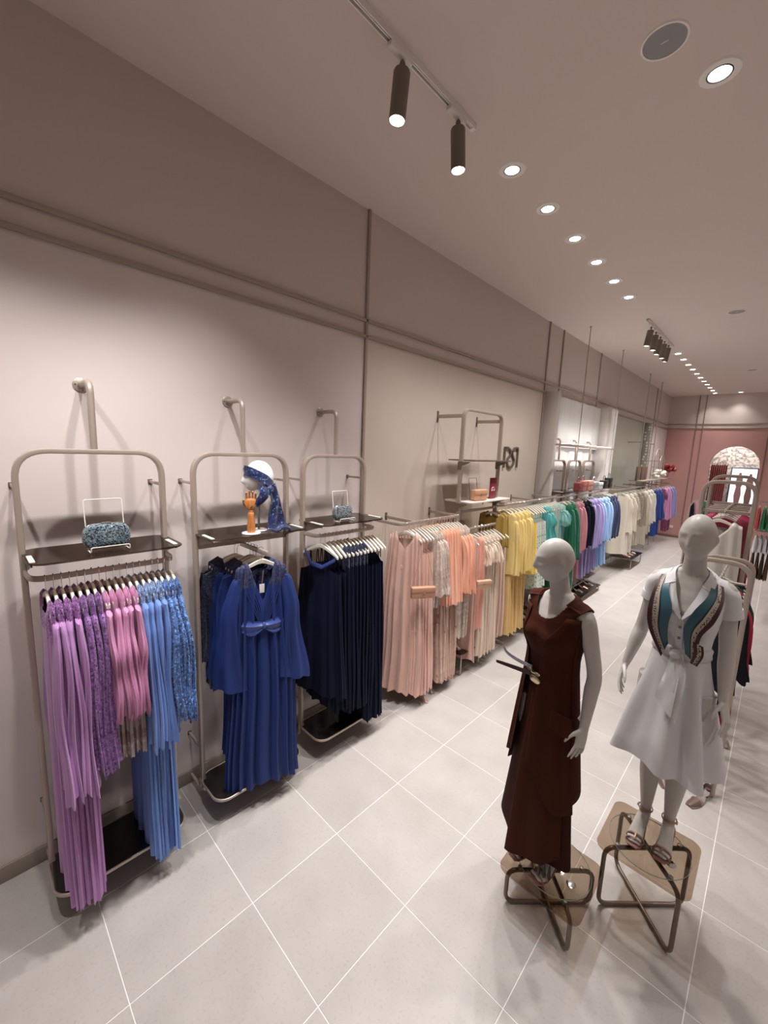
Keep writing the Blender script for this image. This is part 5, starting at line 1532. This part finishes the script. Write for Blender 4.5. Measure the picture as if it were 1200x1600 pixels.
for sd in (-1, 1):
    # collar leaf and lapel
    ribbon([(sd * 0.0, 0.062, 1.575), (sd * 0.052, 0.035, 1.570), (sd * 0.066, -0.030, 1.545), (sd * 0.052, -0.078, 1.500)],
           [(sd * 0.0, 0.095, 1.545), (sd * 0.082, 0.058, 1.542), (sd * 0.100, -0.030, 1.520), (sd * 0.095, -0.088, 1.478)], 0.004, C_wd2, 'collar', D, nb=3)
    ribbon([(sd * 0.056, -0.070, 1.512), (sd * 0.040, -0.100, 1.450), (sd * 0.020, -0.130, 1.395), (sd * 0.002, -0.142, 1.340)],
           [(sd * 0.098, -0.085, 1.468), (sd * 0.080, -0.122, 1.430), (sd * 0.045, -0.150, 1.385), (sd * 0.006, -0.148, 1.335)], 0.004, C_wd2, 'lapel', D, nb=3)
    # turned-up sleeve cuff
    c = Vector((sd * 0.156, 0.022, 1.380)); ax = Vector((sd * 0.15, 0.1, -0.95)).normalized(); s_ = Vector((0, 1, 0)) - ax * ax.y; s_.normalize(); q_ = ax.cross(s_)
    rings = [[c + ax * d + s_ * (0.053 + e) * math.cos(2 * PI * j / 26) + q_ * (0.047 + e) * math.sin(2 * PI * j / 26) for j in range(26)] for d, e in ((-0.018, 0.001), (-0.020, 0.006), (0.0, 0.007), (0.020, 0.008), (0.021, 0.003), (0.0, 0.001))]
    mk('sleeve_cuff', *loft(rings, closed=True), C_wd2, D, angle=60)
ribbon([(-0.014, -0.140, 1.345), (-0.014, -0.132, 1.28), (-0.014, -0.108, 1.18)], [(0.014, -0.141, 1.345), (0.014, -0.133, 1.28), (0.014, -0.109, 1.18)], 0.004, C_wd2, 'button_placket', D, nb=1)
for z, y in ((1.295, -0.139), (1.235, -0.126)):
    mk('button', *loft([[(r * math.cos(a), y - dy, z + r * math.sin(a)) for a in [2 * PI * q / 12 for q in range(12)]] for dy, r in ((0, 0.006), (0.003, 0.006), (0.004, 0.004))]), mat('button_grey', (0.3, 0.3, 0.32), 0.3), D)
# scarf: teal, dark, dotted cream and maroon bands
M_teal = cloth('scarf_teal', (0.035, 0.12, 0.165), 0.35, sheen=0.05); M_dk = cloth('scarf_black_teal', (0.012, 0.02, 0.03), 0.5, sheen=0.0)
M_crm = cloth('scarf_cream', (0.52, 0.46, 0.38), 0.6); M_mar = cloth('scarf_maroon', (0.055, 0.014, 0.018), 0.5, sheen=0.0)
M_dots = spots_mat('scarf_dotted', (0.50, 0.44, 0.36), [(0.05, 0.02, 0.02)], scale=190, lo=0.56, rough=0.6, detail=0)
S = mk('neck_scarf', *loft([[(-0.05 + 0.10 * q / 6, 0.078 - 0.02 * abs(q - 3) / 3 + dy, 1.548 + dz) for dy, dz in ((0, 0), (0.022, -0.03), (0.018, -0.036), (-0.004, -0.006))] for q in range(7)]), M_teal, W, angle=60)
for sd, inn, outp in ((-1, [(-0.055, 0.050, 1.556), (-0.076, -0.020, 1.532), (-0.072, -0.105, 1.465), (-0.040, -0.158, 1.385), (-0.046, -0.150, 1.29), (-0.040, -0.128, 1.195)],
                       [(-0.085, 0.070, 1.530), (-0.118, -0.010, 1.522), (-0.134, -0.098, 1.450), (-0.142, -0.132, 1.34), (-0.125, -0.130, 1.24), (-0.060, -0.134, 1.120)]),
                      (1, [(0.055, 0.050, 1.556), (0.076, -0.020, 1.532), (0.082, -0.102, 1.470), (0.045, -0.158, 1.395), (0.018, -0.152, 1.30), (0.035, -0.130, 1.17)],
                       [(0.085, 0.070, 1.530), (0.118, -0.010, 1.522), (0.140, -0.094, 1.450), (0.125, -0.142, 1.36), (0.085, -0.152, 1.27), (0.085, -0.140, 1.135)])):
    ribbon(inn, outp, 0.006, None, 'scarf_end', S, mats=[M_teal, M_dk, M_crm, M_dots, M_mar], bands=[0, 0.44, 0.52, 0.62, 0.78, 1.0])
    o = [c for c in S.children][-1]
ribbon([(0.060, -0.160, 1.25), (0.070, -0.165, 1.20), (0.060, -0.150, 1.14)], [(0.100, -0.150, 1.235), (0.106, -0.155, 1.19), (0.088, -0.145, 1.13)], 0.005, None, 'scarf_fold', S, mats=[M_mar, M_dots, M_mar], bands=[0, 0.35, 0.75, 1.0])

# --- brown dressed mannequin ---------------------------------------------------
C_br = cloth('brown_crepe', (0.058, 0.015, 0.0075), 0.8, sheen=0.0, spec=0.12); C_br2 = cloth('brown_crepe_dark', (0.040, 0.0105, 0.0055), 0.8, sheen=0.0, spec=0.12)
B = thing('mannequin', 'matt white mannequin in a dark brown sleeveless coat and long skirt, on the lower plinth', 'mannequin', (2.115, 2.105, 0.2415 + 0.0085), math.radians(-18))
armR = dict(sh=(-0.158, 0.016, 1.452), el=(-0.140, 0.095, 1.20), wr=(-0.045, 0.110, 1.00), d=(0.1, 0.0, -0.95), pn=(0.9, -0.2, 0), sd=(0, -0.95, 0.2), curl=0.25)
armL = dict(sh=(0.158, 0.012, 1.452), el=(0.205, 0.050, 1.19), wr=(0.236, -0.030, 0.955), d=(0.02, -0.22, -0.95), pn=(-0.92, -0.1, 0), sd=(-0.1, -0.95, 0.3), curl=0.12, spread=1.15)
remesh('body', body_parts(armR, armL, head_rot=(math.radians(6), 0, math.radians(-32)), neck=(-0.012, -0.016), legsw={-1: (0.055, 0.02), 1: (0.05, 0.03)}), 0.0042, M_mann, B, 4)
sandals(B, -0.015, 0.042, -1, M_rosegold); sandals(B, 0.12, 0.052, 1, M_rosegold)
bp_ = [torso_loft(1.02, 1.545, 0.016)]
for sd in (-1, 1): bp_.append(limb([(sd * 0.06, 0.010, 1.478, 0.050, 0.056), (sd * 0.11, 0.010, 1.486, 0.051, 0.056), (sd * 0.150, 0.012, 1.466, 0.052, 0.058)], 14, 20))
V = remesh('sleeveless_blouse', bp_, 0.006, C_br, B, 5)
cut(V, lambda x, y, z: z > 1.075 + 0.10 * (1 - sm((x + 0.16) / 0.34)) * (1 if y < 0.03 else 0) - (0.04 if y > 0 else 0) and not ((x / 0.088) ** 2 + ((y + 0.022) / 0.085) ** 2 < 1 and z > 1.43) and abs(x) < 0.142 + max(0, (z - 1.48)) * 0.8)
coat(V, 0.004)
mk('long_skirt', *skirt_loft(1.13, 0.115, (0.122, 0.094), (0.215, 0.165), 4, 0.014, 0.0, hem=lambda a: -0.03 * math.sin(a) + (0.05 if math.cos(a) < 0 else 0.0) * abs(math.cos(a)), seed=1.1, ph=1.0), C_br2, B, angle=70)


def shell(a0, a1, z0, zfun, r0, r1, m, name, parent, yo=0.0, off=0.0, top0=None, n=26, seg=30, fold=0.006, drop=None):
    """open cloth shell round the body between two angles"""
    rings = []
    for i in range(n + 1):
        q = i / n; row = []
        for j in range(seg + 1):
            u = j / seg; zb = zfun(u); z = z0 + (zb - z0) * q
            as_ = a0 if top0 is None else a0 + (top0 - a0) * sm((z - 1.22) / 0.28)
            a = as_ + (a1 - as_) * u
            if z > 1.12: rx, ry, y_ = torso_at(z); rx += off; ry += off; k3 = sm((1.30 - z) / 0.2); rx = rx + (r0[0] - rx) * k3; ry = ry + (r0[1] - ry) * k3
            else: e = (1.12 - z) / 1.0; rx = r0[0] + (r1[0] - r0[0]) * e; ry = r0[1] + (r1[1] - r0[1]) * e; y_ = 0
            f = fold * math.sin(u * 11 + 1) * sm(q * 1.4)
            X_, Y_ = (rx + f) * math.cos(a), yo + y_ * 0.5 + (ry + f) * math.sin(a)
            if Y_ < 0: Y_ -= 0.026 * math.exp(-((abs(X_) - 0.075) / 0.05) ** 2) * math.exp(-((z - 1.335) / 0.06) ** 2)
            row.append((X_, Y_, z))
        rings.append(row)
    v = [p for r in rings for p in r]; K = seg + 1; f = []
    for i in range(n):
        for j in range(seg): f.append((i * K + j, i * K + j + 1, (i + 1) * K + j + 1, (i + 1) * K + j))
    o = mk(name, v, f, m, parent, angle=70)
    s = o.modifiers.new('thickness', 'SOLIDIFY'); s.thickness = 0.004; s.offset = 0
    return o


# left front of the coat (the viewer's right), back, and right front edge
shell(math.radians(-82), math.radians(-8), 1.47, lambda u: 0.66 - 0.20 * sm(u * 1.6) , (0.145, 0.124), (0.28, 0.23), C_br, 'coat_front', B, off=0.028, top0=math.radians(-48))
shell(math.radians(-12), math.radians(190), 1.47, lambda u: 0.50 + 0.04 * math.sin(u * 5), (0.143, 0.122), (0.26, 0.21), C_br, 'coat_back', B, off=0.030)
shell(math.radians(186), math.radians(236), 1.47, lambda u: 0.62 - 0.10 * (1 - u), (0.143, 0.122), (0.25, 0.20), C_br, 'coat_front', B, off=0.028)
for sd in (-1, 1):
    ribbon([(sd * 0.078, -0.045, 1.520), (sd * 0.085, 0.01, 1.545), (sd * 0.075, 0.06, 1.520)], [(sd * 0.158, -0.045, 1.500), (sd * 0.172, 0.01, 1.520), (sd * 0.158, 0.06, 1.495)], 0.006, C_br, 'shoulder_yoke', B, nb=3)
# skirt wrap panel at the front, slanting hem
shell(math.radians(-95), math.radians(-20), 1.10, lambda u: 0.10 + 0.10 * u, (0.136, 0.108), (0.240, 0.195), C_br, 'skirt_wrap_panel', B, fold=0.010)
# pocket flap
ribbon([(0.135, -0.150, 1.02), (0.170, -0.115, 1.00), (0.195, -0.075, 0.985)], [(0.145, -0.165, 0.94), (0.190, -0.130, 0.905), (0.220, -0.085, 0.90)], 0.006, C_br, 'pocket_flap', B, nb=2)
belt = mk('belt', *loft([[((0.136 + e) * math.cos(2 * PI * j / 40), (0.116 + e) * math.sin(2 * PI * j / 40), z) for j in range(40)] for z, e in ((1.10, 0), (1.101, 0.003), (1.129, 0.003), (1.13, 0))]), mat('leather_dark_brown', (0.045, 0.02, 0.014), 0.35), B)
ribbon([(-0.03, -0.128, 1.108), (-0.10, -0.150, 1.105), (-0.20, -0.165, 1.092), (-0.235, -0.165, 1.085)], [(-0.03, -0.128, 1.132), (-0.10, -0.150, 1.127), (-0.20, -0.165, 1.110), (-0.24, -0.165, 1.098)], 0.004, MATS['leather_dark_brown'], 'belt_tail', belt, nb=1)
ribbon([(-0.02, -0.130, 1.150), (-0.10, -0.150, 1.155), (-0.17, -0.160, 1.168), (-0.20, -0.160, 1.190)], [(-0.02, -0.130, 1.168), (-0.10, -0.150, 1.175), (-0.165, -0.160, 1.186), (-0.19, -0.160, 1.207)], 0.004, mat('leather_silver_grey', (0.42, 0.41, 0.44), 0.35, 0.2), 'silver_belt_tail', belt, nb=1)
def oval(cx, cz, a, b2, y, d=0.006): return loft([[(cx + a * r * math.cos(t_), y - dy, cz + b2 * r * math.sin(t_)) for t_ in [2 * PI * q / 24 for q in range(24)]] for dy, r in ((0, 1), (d * 0.7, 1), (d, 0.9))])
mk('gold_buckle', *oval(0.005, 1.105, 0.034, 0.020, -0.128), M_gold, belt)
mk('gold_buckle', *oval(-0.028, 1.152, 0.018, 0.009, -0.136), M_gold, belt)
mk('gold_buckle', *oval(0.020, 1.142, 0.018, 0.009, -0.134), M_gold, belt)
mk('buckle_chain', *tube([(-0.028, -0.136, 1.150), (-0.005, -0.142, 1.140), (0.020, -0.136, 1.143)], 0.003, 6), M_gold, belt)
# little knot of tassels at the skirt hem
for i in range(3): mk('hem_tassel', *lathe([(0.002, 0.16), (0.006, 0.14), (0.009, 0.09), (0.006, 0.075)], 10, (0.19 - 0.02 * i, -0.10 - 0.015 * i, 0.0)), mat('tassel_dark', (0.02, 0.015, 0.012), 0.3, 0.3), B)

# ------------------------------------------------------------------ central rails
def portal_rack(y, x0, x1, zt, label, depth=0.05):
    t = thing('floor_rail_frame', label, 'clothes rail', ((x0 + x1) / 2, y, 0))
    w = (x1 - x0) / 2
    P = fillet([(-w, 0, 0.02), (-w, 0, zt), (w, 0, zt), (w, 0, 0.02)], 0.12, 8, False)
    mk('frame', *sweep(P, prof_rect(depth / 2, 0.016, 0.006), up=(0, 1, 0)), M_metal, t)
    mk('floor_bar', *bev(-w, w, -0.016, 0.016, 0.0, 0.022, 0.004), M_metal, t)
    return t


A1 = portal_rack(4.75, 2.36, 2.725, 2.33, 'nearer tall rounded metal frame in the middle of the shop', 0.07)
A2 = portal_rack(5.75, 2.32, 2.70, 2.36, 'farther tall rounded metal frame in the middle of the shop', 0.07)
for z in (2.02, 1.90):
    for x in (-0.13, 0.13):
        pass
mk('cross_bar', *bev(-0.17, 0.17, -0.012, 0.012, 2.05, 2.08, 0.003), M_metal, A1)
mk('cross_bar', *bev(-0.17, 0.17, -0.012, 0.012, 2.05, 2.08, 0.003), M_metal, A2)
t = thing('centre_rail', 'long rail between the two tall central frames', 'clothes rail', (2.53, 0, 0))
mk('rail_bar', *tube([(0, 4.763, 2.065), (0, 5.737, 2.065)], 0.012, 10), M_metal, t)
for i, y in enumerate((5.0, 5.2, 5.4, 5.6)):
    mk('rung', *bev(-0.15, 0.15, y - 0.01, y + 0.01, 2.045, 2.06, 0.003), M_metal, t)
C_ws = cloth('ivory_satin', (0.70, 0.67, 0.60), 0.3, sheen=0.05); C_wine2 = cloth('wine_red', (0.20, 0.005, 0.025)); C_mag = cloth('magenta', (0.42, 0.006, 0.09))
garment.hl = 'hanger carrying the ivory satin blouse on the central frame'
garment('satin_blouse', 'ivory satin blouse with cowl neck hanging on the central frame', 'blouse', 'clothes on the central frames', (2.52, 4.66, 2.075), 0.0, C_ws, L=0.62, w=0.18, hem_w=0.17, th=0.05, hem_t=0.06, amp=0.012, waist=0.4, vneck=0.10, under=(cloth('skirt_stone', (0.60, 0.54, 0.47)), 1.35, 0.19))
mk('hanger_arm', *bev(-0.006, 0.006, -0.11, 0.0, 2.062, 2.076, 0.002), M_metal, A1)
for i, (m_, y, lab, L_) in enumerate(((C_wine2, 4.95, 'wine red dress behind the ivory blouse, nearest', 1.3), (C_mag, 5.1, 'magenta dress on the central frame', 1.35), (C_mag, 5.25, 'second magenta dress on the central frame, farther', 1.35), (C_wine2, 5.40, 'wine red dress on the central frame, farthest', 1.3))):
    garment.hl = 'hanger of the ' + lab
    garment('dress', lab, 'dress', 'clothes on the central frames', (2.53, y, 2.085), 0.0, m_, L=L_, w=0.19, hem_w=0.24, th=0.03, hem_t=0.06, amp=0.012, far=True)
# lower rail with dark clothes behind the white mannequin
Lr = portal_rack(3.75, 2.47, 2.80, 1.80, 'low rounded rail frame right behind the white-dressed mannequin', 0.03)
mk('lower_rail', *tube([(-0.155, 0, 1.66), (0.155, 0, 1.66)], 0.009, 10), M_metal, Lr)
t = thing('floor_rail_frame', 'second low rail frame standing behind the first one', 'clothes rail', (2.635, 4.35, 0))
mk('frame', *sweep(fillet([(-0.165, 0, 0.02), (-0.165, 0, 1.72), (0.165, 0, 1.72), (0.165, 0, 0.02)], 0.10, 8), prof_rect(0.015, 0.016, 0.006), up=(0, 1, 0)), M_metal, t)
mk('long_rail', *tube([(0.0, -0.585, 1.66), (0.0, 0.0, 1.66)], 0.009, 10), M_metal, t)
C_blk = cloth('black_knit', (0.012, 0.013, 0.018), sheen=0.0, spec=0.2); C_dg = cloth('bottle_green', (0.01, 0.05, 0.035), sheen=0.0); C_red = cloth('crimson', (0.40, 0.01, 0.04))
for i, (m_, y, lab, L_) in enumerate(((C_blk, 3.84, 'black dress nearest on the low rail behind the white mannequin', 1.05), (C_red, 3.94, 'crimson dress on the low rail behind the white mannequin', 1.15), (C_dg, 4.04, 'bottle green dress on the low rail behind the white mannequin', 1.15),
                                      (C_blk, 4.16, 'second black dress on the low rail, farther back', 1.0))):
    garment.hl = 'hanger of the ' + lab.split(' on ')[0].split(' nearest')[0] + ' on the low central rail' + (', nearest' if i == 0 else '')
    garment('dress', lab, 'dress', 'clothes on the low central rail', (2.635, y, 1.668), 0.0, m_, L=L_, w=0.15, hem_w=0.18, th=0.02, hem_t=0.03, amp=0.010, far=True, sleeve=LS[:3] + [(0.55, 0.08)])
for i, (x, y, rz) in enumerate(((2.50, 3.66, 0.4), (2.60, 3.62, 0.0), (2.73, 3.60, -0.4))):
    shoe((x, y, 0.0), rz, '%s brown heeled shoe from the left on the floor behind the white mannequin' % ORD[i], mat('shoe_brown', (0.16, 0.11, 0.09), 0.35), 0.08)
shoe((2.80, 4.60, 0), 0.3, 'brown heeled shoe farther back on the floor at the right', M_taupesh, 0.08)

# two-tier rail at the right edge
t = thing('two_tier_rail', 'two-tier rail with green and blue blouses at the right edge', 'clothes rail', (2.86, 9.0, 0))
for z in (1.90, 1.42): mk('rail_bar', *tube([(-0.22, 0, z), (0.6, 0, z)], 0.010, 8), M_metal, t)
for x in (-0.22, 0.6): mk('post', *tube([(x, 0, 0), (x, 0, 1.92)], 0.012, 8), M_metal, t)
C_grn = cloth('bright_green', (0.02, 0.26, 0.10)); C_blu3 = cloth('royal_blue_plain', (0.03, 0.07, 0.36)); C_wsk = cloth('white_skirt', (0.7, 0.7, 0.72)); C_bsk = cloth('brown_skirt', (0.07, 0.04, 0.02), sheen=0.0); C_cor = cloth('coral_red', (0.62, 0.10, 0.09))
for i, (m_, x, lab) in enumerate(((C_cor, 2.68, 'coral red blouse on the upper tier at the right edge'), (C_grn, 2.75, 'nearer green blouse on the upper tier at the right edge'), (C_grn, 2.81, 'farther green blouse on the upper tier at the right edge'), (C_blu3, 2.87, 'royal blue blouse on the upper tier at the right edge'), (C_blu3, 2.93, 'farther royal blue blouse on the upper tier'))):
    garment.hl = 'hanger of the ' + lab
    garment('blouse', lab, 'blouse', 'blouses on the two-tier rail', (x, 9.0, 1.908), PI / 2, m_, L=0.45, w=0.18, waist=0.3, th=0.018, hem_t=0.025, far=True)
for i, x in enumerate((2.70, 2.76, 2.82, 2.88)):
    garment.hl = 'hanger of the %s white blouse on the lower tier' % ORD[i]
    garment('blouse', '%s white blouse over a dark brown skirt, lower tier at the right edge' % ORD[i], 'blouse', 'white blouses on the two-tier rail', (x, 9.0, 1.428), PI / 2, C_wsk, L=0.34, w=0.16, waist=0.25, th=0.018, hem_t=0.028, far=True, under=(C_bsk, 0.78, 0.17))
# oval standing mirror
t = thing('standing_mirror', 'tall oval standing mirror reflecting green clothes, left of the central frames', 'mirror', (1.86, 9.6, 0), math.radians(-9))
ov = [(0.17 * math.cos(2 * PI * q / 40) , 0.90 + (0.72 + 0.17 * math.sin(2 * PI * q / 40) if math.sin(2 * PI * q / 40) > 0 else -0.88) ) for q in range(40)]
ov = [(-0.17, 0.02)] + [(-0.17 * math.cos(PI * q / 20), 1.62 + 0.17 * math.sin(PI * q / 20)) for q in range(21)] + [(0.17, 0.02)]
mk('mirror_glass', *loft([[(x * 0.97, d, z) for x, z in ov] for d in (-0.012, 0.0)]), mat('mirror_silver', (0.75, 0.78, 0.76), 0.03, 1.0), t)
mk('mirror_frame', *sweep([(x, -0.004, z) for x, z in ov], prof_rect(0.02, 0.012, 0.004), up=(0, 1, 0), closed=True), M_metal, t)
mk('mirror_strut', *tube([(0, 0.01, 1.3), (0, 0.4, 0.015)], 0.01, 8), M_metal, t)
mk('mirror_foot', *bev(-0.12, 0.12, 0.38, 0.42, 0.0, 0.02, 0.004), M_metal, t)
for i, y in enumerate((9.3,)):
    pass
